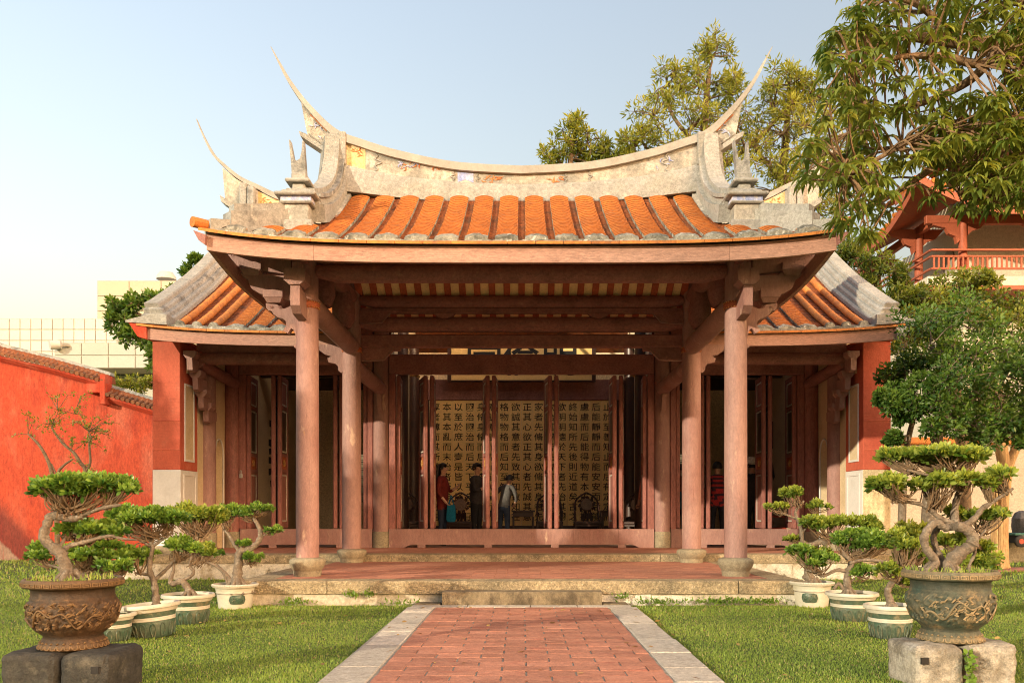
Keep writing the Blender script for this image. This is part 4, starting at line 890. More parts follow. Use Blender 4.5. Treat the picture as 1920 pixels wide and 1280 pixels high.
# ---- visitors
SKIN = mat('skin', (.52, .30, .20), (.47, .26, .17), 4, .55)
HAIR = mat('black_hair', (.012, .010, .010), (.022, .018, .016), 20, .4, .4, 90)
def cloth(name, c): return mat(name, c, tuple(q * .75 for q in c), 8, .85, .3, 50)
def person(label, px, d, h, face, top, bottom, arms=None, lean=0.0, shoes=(.03, .03, .03), longhair=False, coat=0, stripe=None, hat=None, legspread=.09):
    x0 = (px - VX) * d / F; t = thing('person', label, 'person', (x0, d, UZ)); k = h / 1.68
    cs, sn = math.cos(R(face)), math.sin(R(face))      # face: 0 looks at the camera, 90 looks right
    def W(a, b, c):                                    # a: to the body's left-right, b: forward
        b += lean * max(0, c - .9) * 1.0; c2 = c - .25 * lean * max(0, c - .9)
        fx, fy = sn, -cs; rx, ry = cs, sn
        return Vector((x0 + (a * rx + b * fx) * k, d + (a * ry + b * fy) * k, UZ + c2 * k))
    V = []; E = []; Rr = []
    def add(p, r, par=None):
        V.append(W(*p)); Rr.append((r[0] * k, r[1] * k)); i = len(V) - 1
        if par is not None: E.append((par, i))
        return i
    pel = add((0, 0, .93), (.155, .115)); wa = add((0, 0, 1.08), (.135, .10), pel); ch = add((0, .01, 1.25), (.16, .115), wa); up = add((0, 0, 1.39), (.12, .085), ch); nk = add((0, .01, 1.46), (.052, .055), up); nk2 = add((0, .025, 1.52), (.05, .055), nk)
    h1 = add((0, .03, 1.58), (.072, .085), nk2); add((0, .03, 1.65), (.06, .07), h1)
    arms = arms or {}
    for sg in (-1, 1):
        sh = add((sg * .17, 0, 1.38), (.06, .06), up)
        el, hd = arms.get(sg, ((sg * .24, -.02, 1.10), (sg * .25, .08, .86)))
        e = add(el, (.043, .043), sh); q = add(hd, (.027, .03), e)
        dv = Vector(hd) - Vector(el); dv.normalize(); pa = Vector(hd) + dv * .05; add(tuple(pa), (.036, .02), q)
        hip = add((sg * legspread, 0, .84), (.088, .09), pel); kn = add((sg * (legspread + .01), .015, .47), (.058, .062), hip); an = add((sg * (legspread + .015), -.02, .09), (.04, .045), kn); hl = add((sg * (legspread + .02), 0, .04), (.042, .038), an); add((sg * (legspread + .03), .15, .03), (.04, .026), hl)
    me = bpy.data.meshes.new('body'); me.from_pydata(V, E, []); o = bpy.data.objects.new('body', me); col.objects.link(o)
    sk = o.modifiers.new('skin', 'SKIN'); sk.use_smooth_shade = True; sb = o.modifiers.new('sub', 'SUBSURF'); sb.levels = 2; sb.render_levels = 2
    for i, sv in enumerate(me.skin_vertices[0].data): sv.radius = Rr[i]; sv.use_root = (i == 0)
    dg = bpy.context.evaluated_depsgraph_get(); me2 = bpy.data.meshes.new_from_object(o.evaluated_get(dg)); bpy.data.objects.remove(o)
    mats = [SKIN, cloth('top_cloth', top), cloth('trouser_cloth', bottom), cloth('shoe', shoes), cloth('stripe_cloth', stripe or top)]
    me2.materials.clear()
    for m_ in mats: me2.materials.append(m_)
    hands = [W(*(arms.get(sg, ((0, 0, 0), (sg * .25, .08, .86)))[1])) for sg in (-1, 1)]
    for p in me2.polygons:
        c = p.center; z = (c.z - UZ) / k
        mi = 1
        if z > 1.455 - .25 * lean * .55: mi = 0
        elif z < .07: mi = 3
        elif z < .90 - coat: mi = 2
        for hp in hands:
            if (c - hp).length < .10 * k: mi = 0
        if mi == 1 and stripe and int((z - .5) / .04) % 2: mi = 4
        p.material_index = mi
    b = bpy.data.objects.new('body', me2); col.objects.link(b); me2.shade_smooth(); setpar(b, t)
    fg = MB()                                            # fingers, thumb, nose and ears
    for sg in (-1, 1):
        el, hd = arms.get(sg, ((sg * .24, -.02, 1.10), (sg * .25, .08, .86))); dv = (Vector(hd) - Vector(el)).normalized(); sd_ = Vector((-dv.y, dv.x, 0)); sd_ = sd_.normalized() if sd_.length > .01 else Vector((0, 1, 0)); up_ = dv.cross(sd_)
        for j, ln in enumerate((.062, .072, .068, .052)):
            s0 = Vector(hd) + dv * .06 + sd_ * (-.024 + .016 * j); s1 = s0 + dv * ln * .5 + up_ * .006; s2 = s1 + dv * ln * .4 + up_ * .02; fg.tube([W(*s0), W(*s1), W(*s2)], [.009 * k, .0085 * k, .006 * k], 6)
        s0 = Vector(hd) + dv * .02 - sd_ * .025; fg.tube([W(*s0), W(*(s0 + dv * .03 - sd_ * .022)), W(*(s0 + dv * .055 - sd_ * .028 + up_ * .01))], [.011 * k, .010 * k, .007 * k], 6)
        fg.tube([W(sg * .076, .02, 1.585), W(sg * .088, .005, 1.61), W(sg * .082, 0, 1.63)], [.012 * k, .016 * k, .008 * k], 6)
    fg.tube([W(0, .115, 1.625), W(0, .135, 1.59), W(0, .118, 1.575)], [.009 * k, .015 * k, .012 * k], 6)
    fg.build('hands_and_face', SKIN, t, 60)
    hm = MB(); n1, n2 = 14, 9                            # hair cap, open at the face
    rows = []
    for i in range(n2):
        th = math.pi * .62 * i / (n2 - 1); rw = []
        for j in range(n1):
            ph = 2 * math.pi * j / n1; fwd = math.cos(ph); dep = th if fwd < .25 else min(th, math.pi * .30)
            rw.append(W(.10 * math.sin(dep) * math.sin(ph), .015 + .115 * math.sin(dep) * fwd, 1.62 + .115 * math.cos(dep)))
        rows.append(rw)
    hm.strip([r + [r[0]] for r in rows])
    if longhair:
        for j in range(9):
            a = -.09 + .18 * j / 8; hm.tube([W(a * .9, -.08 + .3 * abs(a), 1.66), W(a, -.11 + .3 * abs(a), 1.5), W(a * 1.1, -.125 + .2 * abs(a), 1.34), W(a * .9, -.11, 1.22)], [.03 * k, .034 * k, .03 * k, .012 * k], 6)
    hm.build('hair', HAIR, t, 60, recalc=False)
    if hat:
        hb = MB(); hb.lathe([(.175, 0), (.18, .012), (.115, .02), (.115, .09), (.09, .14), (.0, .155)], (0, 0, 0), 20); ho = hb.build('hat', cloth('hat_cloth', hat), None, 50); ho.parent = t; ho.location = W(0, .02, 1.66) - Vector(t.location); ho.rotation_euler = (.12, .1, 0)
    return t, W
BAG = cloth('blue_bag', (.01, .20, .34))
def bag(label, c, w_, h_, m=None):
    t = thing('shoulder_bag', label, 'bag', c); mb = MB(); c = Vector(c)
    mb.strip([[(c.x + a * ww, c.y + b * .05, c.z + zz) for a, b in ((-.5, -1), (0, -1.3), (.5, -1), (.55, 0), (.5, 1), (0, 1.3), (-.5, 1), (-.55, 0))] for zz, ww in ((-h_ / 2, w_ * .8), (-h_ * .35, w_ * 1.05), (0, w_), (h_ * .4, w_ * .9), (h_ / 2, w_ * .82))], close=True); mb.build('pouch', m or BAG, t, 50)
    MB().tube(smoothpts([(c.x - w_ * .3, c.y, c.z + h_ / 2), (c.x - w_ * .15, c.y, c.z + h_ * .8), (c.x, c.y, c.z + h_ * 1.05), (c.x + w_ * .15, c.y, c.z + h_ * .8), (c.x + w_ * .3, c.y, c.z + h_ / 2)], 4), .01, 6).build('strap', m or BAG, t, 60)
person('visitor with long black hair in a red jacket carrying a bright blue bag', 829, 16.7, 1.60, 75, (.16, .018, .014), (.02, .03, .06), {1: ((.20, .10, 1.12), (.16, .26, 1.22)), -1: ((-.22, .0, 1.1), (-.2, .14, .92))}, longhair=True, coat=.14)
bag('bright blue cloth bag hanging at the red jacketed visitor\'s side', P(846, 962, 16.66), .17, .34)
person('visitor in a dark top with one forearm raised beside the second door pair', 893, 17.0, 1.62, 60, (.035, .03, .03), (.012, .012, .015), {1: ((.20, .12, 1.14), (.08, .3, 1.22)), -1: ((-.2, .1, 1.13), (-.08, .28, 1.2))}, coat=.04)
person('stooping visitor in a grey shirt and jeans with elbow out behind the middle doors', 944, 16.8, 1.45, 150, (.11, .105, .10), (.03, .045, .08), {1: ((.38, .0, 1.12), (.24, .12, .95)), -1: ((-.26, .1, 1.1), (-.16, .22, .95))}, lean=.35)
person('visitor in a peach coat mostly hidden by the column right of the main doors', 1222, 16.4, 1.62, 190, (.62, .20, .12), (.03, .03, .035), {-1: ((.0 - .26, .06, 1.16), (-.22, .14, 1.0))}, coat=.16)
person('visitor with a backpack seen between the two right hand columns', 1273, 16.8, 1.60, 160, (.30, .10, .05), (.02, .02, .025), {1: ((.22, .14, 1.2), (.1, .22, 1.45)), -1: ((-.22, .14, 1.2), (-.1, .22, 1.45))})
bag('teal backpack on the visitor between the two right hand columns', P(1268, 938, 16.6), .22, .36, cloth('teal_bag', (.03, .14, .20)))
person('visitor with short black hair in a red and dark striped shirt', 1345, 16.5, 1.62, 170, (.42, .03, .03), (.02, .02, .025), None, stripe=(.05, .02, .03), coat=.1)
person('visitor in a white sun hat behind the right front column', 1411, 16.9, 1.66, 200, (.04, .035, .035), (.03, .03, .03), None, hat=(.75, .68, .55))
# ---------------------------------------------------------------- foliage helpers
def fast_mesh(name, verts, faces, mat_, parent, tone=None, fsize=4, smooth=False):
    me = bpy.data.meshes.new(name); nv, nf = len(verts), len(faces)
    me.vertices.add(nv); me.vertices.foreach_set('co', np.asarray(verts, dtype=np.float32).ravel())
    me.loops.add(nf * fsize); me.loops.foreach_set('vertex_index', np.asarray(faces, dtype=np.int32).ravel())
    me.polygons.add(nf); me.polygons.foreach_set('loop_start', np.arange(0, nf * fsize, fsize, dtype=np.int32)); me.polygons.foreach_set('loop_total', np.full(nf, fsize, dtype=np.int32))
    if tone is not None:
        at = me.attributes.new('tone', 'FLOAT', 'POINT'); at.data.foreach_set('value', np.asarray(tone, dtype=np.float32))
    me.update(calc_edges=True); me.materials.append(mat_)
    if smooth: me.shade_smooth()
    o = bpy.data.objects.new(name, me); col.objects.link(o)
    if parent is not None: setpar(o, parent)
    return o
def norm(a): return a / np.maximum(np.linalg.norm(a, axis=1, keepdims=True), 1e-9)
def leaves(name, c, ax, up, ln, wr, mat_, parent, tone, droop=0.0, fold=.18):
    """c leaf bases, ax leaf axes, up rough normals, ln lengths; six-point leaves of two bent quads, or longer drooping ones"""
    n = len(c); ax = norm(ax); sd = norm(np.cross(ax, up)); nm = np.cross(sd, ax); ln = np.asarray(ln)[:, None]; w_ = ln * wr
    if droop <= 0:
        p = [c, c + ax * ln * .30 + sd * w_ * .42 + nm * ln * fold * .3, c + ax * ln * .68 + sd * w_ * .40 + nm * ln * fold * .3, c + ax * ln, c + ax * ln * .68 - sd * w_ * .40 + nm * ln * fold * .3, c + ax * ln * .30 - sd * w_ * .42 + nm * ln * fold * .3]
        k = 6; F_ = np.array([[0, 1, 2, 3], [0, 3, 4, 5]])
    else:
        g = np.array([[0, 0, -1.0]]); m1 = c + ax * ln * .36; a2 = norm(ax + g * droop * .6); m2 = m1 + a2 * ln * .36; a3 = norm(ax + g * droop * 1.3); tp = m2 + a3 * ln * .32
        p = [c, m1 + sd * w_ * .46 + nm * ln * fold * .25, m1, m1 - sd * w_ * .46 + nm * ln * fold * .25, m2 + sd * w_ * .36 + nm * ln * fold * .2, m2, m2 - sd * w_ * .36 + nm * ln * fold * .2, tp]
        k = 8; F_ = np.array([[0, 0 + 1, 2, 2], [0, 2, 3, 3], [1, 4, 5, 2], [2, 5, 6, 3], [4, 7, 5, 5], [5, 7, 6, 6]])
    v = np.stack(p, 1).reshape(-1, 3); off = (np.arange(n) * k)[:, None, None]; f = (F_[None] + off).reshape(-1, 4); t = np.repeat(np.asarray(tone), k)
    if droop > 0:                                        # two quads and four triangles: split into triangles
        f = f.reshape(-1, 6, 4); tri = np.concatenate([f[:, [0, 1, 4, 5], :3].reshape(-1, 3), f[:, [2, 3]][:, :, [0, 1, 2]].reshape(-1, 3), f[:, [2, 3]][:, :, [0, 2, 3]].reshape(-1, 3)])
        return fast_mesh(name, v, tri, mat_, parent, t, 3, True)
    return fast_mesh(name, v, f, mat_, parent, t, 4)
def sphere_pts(n, r):
    a = norm(r.normal(size=(n, 3))); return a
M['bark'] = mat('bonsai_bark', (.24, .19, .14), (.14, .105, .075), 14, .85, 1.2, 45, 0, [((.42, .37, .30), 18, .56, .68, .6), ((.09, .07, .05), 10, .58, .7, .7)])
M['twig'] = mat('twig_bark', (.20, .13, .075), (.12, .08, .045), 14, .85, .3, 60)
M['moss'] = mat('pot_soil', (.10, .085, .04), (.07, .10, .025), 14, .95, .8, 40)
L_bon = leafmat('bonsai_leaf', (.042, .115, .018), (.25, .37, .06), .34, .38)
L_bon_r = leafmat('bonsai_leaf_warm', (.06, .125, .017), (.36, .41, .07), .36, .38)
L_mango = leafmat('mango_leaf', (.06, .115, .02), (.33, .36, .07), .36, .36)
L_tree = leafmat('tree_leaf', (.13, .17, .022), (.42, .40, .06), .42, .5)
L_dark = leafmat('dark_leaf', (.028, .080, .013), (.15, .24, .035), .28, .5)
L_lit = leafmat('yellow_leaf', (.05, .09, .015), (.26, .27, .04), .40, .45)
L_grass = leafmat('grass_blade', (.12, .205, .03), (.40, .49, .10), .34, .6, straw=(.44, .36, .17))

# ---------------------------------------------------------------- pots
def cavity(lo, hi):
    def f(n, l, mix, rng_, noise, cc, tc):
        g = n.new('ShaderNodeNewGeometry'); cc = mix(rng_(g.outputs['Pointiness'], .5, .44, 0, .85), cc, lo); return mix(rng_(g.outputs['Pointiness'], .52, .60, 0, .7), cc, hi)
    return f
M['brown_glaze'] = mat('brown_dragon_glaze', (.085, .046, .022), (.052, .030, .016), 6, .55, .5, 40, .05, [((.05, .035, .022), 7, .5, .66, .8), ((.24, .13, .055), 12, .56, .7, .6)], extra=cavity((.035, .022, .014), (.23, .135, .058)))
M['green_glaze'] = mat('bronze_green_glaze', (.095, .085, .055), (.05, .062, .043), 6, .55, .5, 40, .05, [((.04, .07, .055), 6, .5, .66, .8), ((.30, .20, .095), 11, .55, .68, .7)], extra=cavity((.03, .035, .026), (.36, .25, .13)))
M['glaze_white'] = mat('cream_glaze', (.54, .51, .43), (.46, .42, .33), 5, .4, .2, 40, .04, [((.30, .24, .15), 7, .6, .72, .7)], spec=.5, grain=.05)
M['glaze_green'] = mat('dark_green_glaze', (.035, .085, .055), (.10, .115, .08), 7, .4, .3, 40, .04, [((.25, .19, .11), 5, .53, .68, .75)], spec=.5)
def loops_relief(c, r0, z0, z1, n, mtl, par, ph=0):
    mb = MB()
    for i in range(n):
        a = 2 * math.pi * i / n + ph; pts = []
        for t in np.linspace(0, 1, 11):
            ang = (t - .5) * 2 * math.pi * .86; u = math.sin(ang) * .38 * (2 * math.pi / n) / 2 * 1.4; v = z0 + (z1 - z0) * (.55 + .42 * math.cos(ang)); rr_ = r0(v) + .003
            if t in (0, 1): v = z0
            pts.append((c[0] + rr_ * math.cos(a + u), c[1] + rr_ * math.sin(a + u), c[2] + v))
        mb.tube(pts, .0055, 5)
    return mb.build('loop_relief', mtl, par, 60)
def white_pot(root, c, R_, H, kind, tilt=0):
    """R_ rim radius, H height"""
    k = R_
    if kind == 'loops': prof = [(.60, 0), (.66, .06), (.74, .22), (.775, .42), (.775, .50), (.80, .51), (.80, .545), (.775, .55), (.775, .57), (.80, .575), (.80, .61), (.785, .615), (.83, .76), (.86, .77), (.91, .87), (.99, .885), (1.0, .92), (.985, .985), (.95, 1.0), (.90, .97), (.86, .86)]
    else: prof = [(.70, 0), (.73, .05), (.76, .3), (.81, .62), (.82, .65), (.845, .66), (.845, .69), (.83, .70), (.87, .84), (.98, .87), (1.0, .91), (.985, .98), (.95, 1.0), (.90, .97), (.86, .86)]
    pr = [(a * k, b * H) for a, b in prof]
    mb = MB().lathe(pr, c, 40, cap=False)
    for i, f in enumerate(mb.f):
        row = i // 40; z = (prof[row][1] + prof[min(row + 1, len(prof) - 1)][1]) / 2
        mb.m[i] = 1 if (kind == 'loops' and (z < .5 or .62 < z < .76)) else 0
    pot = mb.build('pot', [M['glaze_white'], M['glaze_green']], root, 40)
    rad = lambda z: interp(z, [q[1] for q in pr], [q[0] for q in pr]) if True else 0
    rz = lambda z: float(np.interp(z, [q[1] for q in pr[:12]], [q[0] for q in pr[:12]]))
    if kind == 'loops':
        loops_relief(c, rz, .05 * H, .44 * H, 14, M['glaze_green'], pot, .2)
    else:
        c2 = MB(); pts = []; a0 = math.atan2(-c[1], -c[0]) + (.12 if c[0] < 0 else -.12)                # oval medallion facing the path
        for (du, dv) in ((-.40, 0), (-.34, .11), (-.2, .13), (.2, .13), (.34, .11), (.40, 0), (.34, -.11), (.2, -.13), (-.2, -.13), (-.34, -.11)):
            zz = (.40 + dv * 1.3) * H; r_ = rz(zz) + .004; pts.append((c[0] + r_ * math.cos(a0 + du * 1.1), c[1] + r_ * math.sin(a0 + du * 1.1), c[2] + zz))
        ctr = Vector((c[0] + (rz(.4 * H) + .012) * math.cos(a0), c[1] + (rz(.4 * H) + .012) * math.sin(a0), c[2] + .4 * H))
        n = len(pts); sub = []
        inner = [(Vector(p) * .5 + ctr * .5) + Vector((math.cos(a0), math.sin(a0), 0)) * .008 for p in pts]
        c2.add(pts + inner + [ctr + Vector((math.cos(a0), math.sin(a0), 0)) * .006], [(i, (i + 1) % n, n + (i + 1) % n, n + i) for i in range(n)] + [(n + i, n + (i + 1) % n, 2 * n) for i in range(n)])
        c2.build('medallion', M['glaze_green'], pot, 50)
        MB().tube(pts + [pts[0]], .006, 5).build('medallion_frame', M['glaze_green'], pot, 60)
        cc = MB()
        for i in range(40):
            u = random.uniform(-.3, .3); v = random.uniform(-.08, .08); zz = (.40 + v) * H; r_ = rz(zz) + .011; a_ = a0 + u; cc.tube([(c[0] + r_ * math.cos(a_), c[1] + r_ * math.sin(a_), c[2] + zz), (c[0] + r_ * math.cos(a_ + .04), c[1] + r_ * math.sin(a_ + .04), c[2] + zz + random.uniform(-.015, .015))], .006, 4)
        cc.build('medallion_carving', M['glaze_green'], pot, 60)
        st_ = MB().lathe([(.80 * k, .60 * H), (.818 * k, .61 * H), (.818 * k, .622 * H), (.80 * k, .632 * H)], c, 40, cap=False); st_.build('dark_line', M['dark'], pot, 60)
        rp = MB()
        for i in range(56): a_ = 2 * math.pi * i / 56; rp.tube([(c[0] + R_ * .992 * math.cos(a_), c[1] + R_ * .992 * math.sin(a_), c[2] + .915 * H), (c[0] + R_ * 1.0 * math.cos(a_ + .1), c[1] + R_ * 1.0 * math.sin(a_ + .1), c[2] + .965 * H)], .008, 5)
        rp.build('rope_rim', M['glaze_white'], pot, 60)
    MB().lathe([(.0, .905 * H), (.5 * k, .915 * H), (.88 * k, .90 * H)], c, 24, cap=False).build('soil', M['moss'], pot, 60)
    return pot
def dragon_pot(root, c, R_, H, mtl, seed):
    rr_ = random.Random(seed); n = 160; prof = [(.64, 0), (.68, .015), (.69, .05), (.62, .12), (.60, .155), (.585, .16), (.585, .19), (.66, .23), (.78, .33), (.855, .46), (.875, .58), (.86, .68), (.83, .70), (.835, .73), (.82, .74), (.82, .84), (.86, .865), (.97, .88), (1.0, .90), (1.0, .96), (.985, .985), (.95, 1.0), (.90, .985), (.87, .9)]
    from mathutils import noise as mn
    P2 = []                                              # finer rings over the belly so that the relief is real
    for (a, b), (a2, b2) in zip(prof[:-1], prof[1:]):
        m_ = max(1, int((b2 - b) / .022)) if .2 < b < .7 else 1
        for i in range(m_): P2.append((a + (a2 - a) * i / m_, b + (b2 - b) * i / m_))
    P2.append(prof[-1]); pr = [(a * R_, b * H) for a, b in P2]
    def fn(r, z, a):
        b = z / H
        if .24 < b < .69:
            e = min(1, (b - .24) / .05, (.69 - b) / .04); q = Vector((math.cos(a) * 2.2, math.sin(a) * 2.2, b * 4.4 + seed))
            v = mn.noise(q * 2.1); v2 = mn.noise(q * 4.6 + Vector((3, 1, 7))); w2 = 1 - abs(mn.noise(q * 1.5 + Vector((v, v2, 0)) * 1.2)) * 2.6
            return r + R_ * e * (.060 * max(0, w2) + .03 * v2)
        return r
    pot = MB().lathe(pr, c, n, cap=False, fn=fn).build('pot', mtl, root, 60)
    rz = lambda z: float(np.interp(z, [q[1] * H for q in prof[:14]], [q[0] * R_ for q in prof[:14]]))
    dm = MB()                                            # two dragons chasing round the belly
    for d0, s in ((-2.6, 1), (.2, 1)):
        pts = []; rad = []
        for t in np.linspace(0, 1, 46): a = d0 + s * t * 2.5; z = (.47 + .09 * math.sin(t * 11 + d0) + .06 * math.sin(t * 27)) * H; r_ = rz(z) + R_ * .055; pts.append((c[0] + r_ * math.cos(a), c[1] + r_ * math.sin(a), c[2] + z)); rad.append(R_ * (.055 * (1 - .75 * t) + .004))
        dm.tube(pts, [q * .5 for q in rad], 8)
        hx = Vector(pts[0])
        for i in range(64):                              # mane and flame tongues
            t0 = rr_.uniform(-.12, .6) if i < 16 else rr_.uniform(0, 1); a = d0 + t0 * 2.5; z = (.47 + rr_.uniform(-.17, .18)) * H; q = []
            for j in range(5): r_ = rz(min(max(z, .22 * H), .70 * H)) + R_ * .045; q.append((c[0] + r_ * math.cos(a), c[1] + r_ * math.sin(a), c[2] + z)); a += .045 * rr_.choice((1, 1, -1)); z += H * rr_.uniform(-.012, .035)
            dm.tube(q, [R_ * .012, R_ * .022, R_ * .02, R_ * .014, R_ * .004], 5)
    dm.build('dragon_relief', mtl, pot, 60)
    kf = MB(); nk = 34; u = 2 * math.pi / nk                # key fret round the rim
    for i in range(nk):
        a0 = i * u
        for (x0, x1, z0, z1) in ((.04, .90, .948, .957), (.04, .14, .908, .948), (.04, .70, .905, .913), (.60, .70, .913, .936), (.32, .70, .928, .936), (.80, .90, .905, .948)):
            q = []
            for (xx, zz, ro) in ((x0, z0, 0), (x1, z0, 0), (x1, z1, 0), (x0, z1, 0)): a_ = a0 + xx * u; q.append((c[0] + (R_ * 1.0 + .004) * math.cos(a_), c[1] + (R_ * 1.0 + .004) * math.sin(a_), c[2] + zz * H))
            q2 = [(c[0] + (p[0] - c[0]) * .98, c[1] + (p[1] - c[1]) * .98, p[2]) for p in q]; kf.add(q + q2, [(0, 1, 2, 3), (0, 1, 5, 4), (1, 2, 6, 5), (2, 3, 7, 6), (3, 0, 4, 7)])
    kf.build('key_fret', mtl, pot, 0)
    pt = MB()                                            # lotus petals and beads on the foot
    for i in range(30):
        a = 2 * math.pi * i / 30; pt.tube([(c[0] + r_ * math.cos(a + da), c[1] + r_ * math.sin(a + da), c[2] + z) for da, r_, z in ((-.085, .665 * R_, .07 * H), (-.06, .695 * R_, .03 * H), (0, .70 * R_, .018 * H), (.06, .695 * R_, .03 * H), (.085, .665 * R_, .07 * H))], R_ * .014, 5)
        pt.lathe([(.002, -.008), (.010, 0), (.002, .008)], (c[0] + .64 * R_ * math.cos(a + .1), c[1] + .64 * R_ * math.sin(a + .1), c[2] + .10 * H), 6)
    pt.build('lotus_foot', mtl, pot, 60)
    MB().lathe([(0, .965 * H), (.5 * R_, .97 * H), (.89 * R_, .94 * H)], c, 24, cap=False).build('soil', M['moss'], pot, 60)
    gr = rng; nn = 260; th = gr.uniform(0, 6.283, nn); rr2 = np.sqrt(gr.uniform(.1, .75, nn)) * R_
    cc = np.stack([c[0] + rr2 * np.cos(th), c[1] + rr2 * np.sin(th), np.full(nn, c[2] + .95 * H)], 1); ax = gr.normal(size=(nn, 3)) * .5 + [0, 0, 1]
    tag(leaves('pot_grass', cc, ax, gr.normal(size=(nn, 3)), gr.uniform(.02, .06, nn), .14, L_grass, pot, gr.uniform(.2, 1, nn)), kind='stuff')
    return pot

# ---------------------------------------------------------------- bonsai trees
def bonsai(root, d, fr, limbs, pads, leafm, ll=.042, dens=1.0, seed=1):
    ox, oy, k = fr; r = np.random.default_rng(seed); rs = random.Random(seed); s = d / F / k
    def Q(x, y, dy=0): q = P(ox + x / k, oy + y / k, d + dy); return q
    for i, lb in enumerate(limbs):
        pts, r0, r1 = lb[0], lb[1], lb[2]; dys = lb[3] if len(lb) > 3 else (0, 0); n = len(pts)
        q = smoothpts([Q(x, y, dys[0] + (dys[1] - dys[0]) * j / max(1, n - 1)) for j, (x, y) in enumerate(pts)], 5); m_ = len(q)
        rad = [(r0 + (r1 - r0) * (j / (m_ - 1)) ** .8) * s * (1 + .10 * math.sin(j * 1.9 + i) + rs.uniform(-.10, .10)) for j in range(m_)]
        if i == 0: rad[0] *= 1.5; rad[1] *= 1.3; rad[2] *= 1.15
        MB().tube(q, rad, 12, jit=.11).build('trunk' if i == 0 else 'limb', M['bark'], root, 60)
    if limbs:                                            # surface roots
        b0 = Q(*limbs[0][0][0]); rt = MB(); r0 = limbs[0][1] * s
        for j in range(7): a = j * .9 + rs.random(); rt.tube([b0 + Vector((0, 0, r0 * 1.6)) + Vector((math.cos(a), math.sin(a), 0)) * r0 * .5, b0 + Vector((math.cos(a), math.sin(a), .35)) * r0 * 1.5, b0 + Vector((math.cos(a + .2), math.sin(a + .2), -.25)) * r0 * 3.0], [r0 * .5, r0 * .42, r0 * .2], 7)
        rt.build('roots', M['bark'], root, 60)
    tw = MB()
    for (cx, cy, rx, ry, dy, ax_, ay_) in pads:
        c = np.array(Q(cx, cy, dy)); RX, RZ_ = rx * s, ry * s; RYd = RX * .72; anch0 = Q(ax_, ay_, dy * .5)
        # each pad is made of several overlapping tufts so its outline is uneven
        nt_ = max(6, int(rx / 12)); cs = []
        for j in range(nt_):
            a = r.uniform(0, 6.283); q = math.sqrt(r.uniform(0, 1)) * .82; cs.append((c + np.array([math.cos(a) * q * RX, math.sin(a) * q * RYd, r.uniform(-.40, .45) * RZ_ + RZ_ * .30 * (1 - q * q)]), ((RX * r.uniform(.20, .34) + .010) * (1 - .35 * q), (RZ_ * r.uniform(.40, .85) + .010) * (1 - .45 * q))))
        C_ = []; A_ = []; T_ = []
        for (tc_, (tr, tz)) in cs:
            tb_ = r.normal() * .12
            n = int(dens * 270 * (tr * tr * 2.2 + tr * tz * 3) / (ll * ll * 12)); n = max(60, min(n, 1300))
            u = sphere_pts(n, r); u[:, 2] = np.where(u[:, 2] < -.45, -u[:, 2] * .6, u[:, 2]); rad = r.uniform(.62, 1.06, n)[:, None]
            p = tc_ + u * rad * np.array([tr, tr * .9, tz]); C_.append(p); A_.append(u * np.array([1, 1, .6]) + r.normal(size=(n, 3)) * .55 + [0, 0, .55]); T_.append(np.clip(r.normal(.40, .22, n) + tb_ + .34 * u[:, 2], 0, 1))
            for j in range(4):
                anch = anch0 + Vector((r.normal() * .16 * RX, r.normal() * .1 * RX, r.normal() * .25 * RZ_))
                e = Vector(tc_) + Vector((r.uniform(-.7, .7) * tr, r.uniform(-.7, .7) * tr, r.uniform(-.5, .1) * tz)); mid = anch.lerp(e, .55) + Vector((r.uniform(-.1, .1) * RX, r.uniform(-.1, .1) * RX, -RZ_ * r.uniform(.1, .45))); tw.tube(smoothpts([anch, mid, e], 3), [.0055, .005, .0045, .004, .0035, .003, .002], 5)
        C_ = np.concatenate(C_); A_ = np.concatenate(A_); T_ = np.concatenate(T_); n = len(C_)
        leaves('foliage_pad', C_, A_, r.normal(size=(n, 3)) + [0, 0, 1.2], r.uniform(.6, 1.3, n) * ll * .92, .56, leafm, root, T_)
    tag(tw.build('twigs', M['twig'], root, 60), kind='stuff')
FA = (0, 860, 3.048); FB = (1400, 820, 2.783)
def bonsai_thing(label, base): return thing('potted_bonsai', label, 'bonsai', base, 'bonsai trees in pots on the lawn')
# left, nearest: brown dragon pot on the dark stones
d = 5.15; zb = EYE - (1212 - VY) * d / F; bx = (138 - VX) * d / F
t = bonsai_thing('bonsai with flat crown in a large brown dragon pot on dark stones', (bx, d, zb)); PR = 86 * d / F; PH = (1212 - 1082) * d / F
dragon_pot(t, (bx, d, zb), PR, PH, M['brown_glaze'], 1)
bonsai(t, d, FA, [([(400, 700), (385, 650), (365, 590), (345, 540), (278, 485), (252, 440), (268, 375), (298, 322), (365, 335), (430, 342)], 40, 20), ([(430, 342), (520, 300), (610, 275), (690, 262)], 17, 8, (0, -.05)), ([(330, 320), (345, 280), (370, 240)], 14, 6), ([(370, 515), (400, 495), (500, 470), (620, 440), (700, 455), (780, 462)], 17, 6, (0, .1)), ([(320, 540), (360, 470), (390, 430)], 14, 7, (0, .1))],
       [(480, 185, 275, 78, 0, 430, 300), (300, 178, 130, 56, -.05, 340, 290), (660, 172, 120, 54, -.03, 610, 275), (500, 410, 170, 45, .15, 480, 475), (400, 420, 100, 40, .15, 390, 450), (640, 440, 80, 35, .12, 620, 450)], L_bon, .044, 1.0, 2)
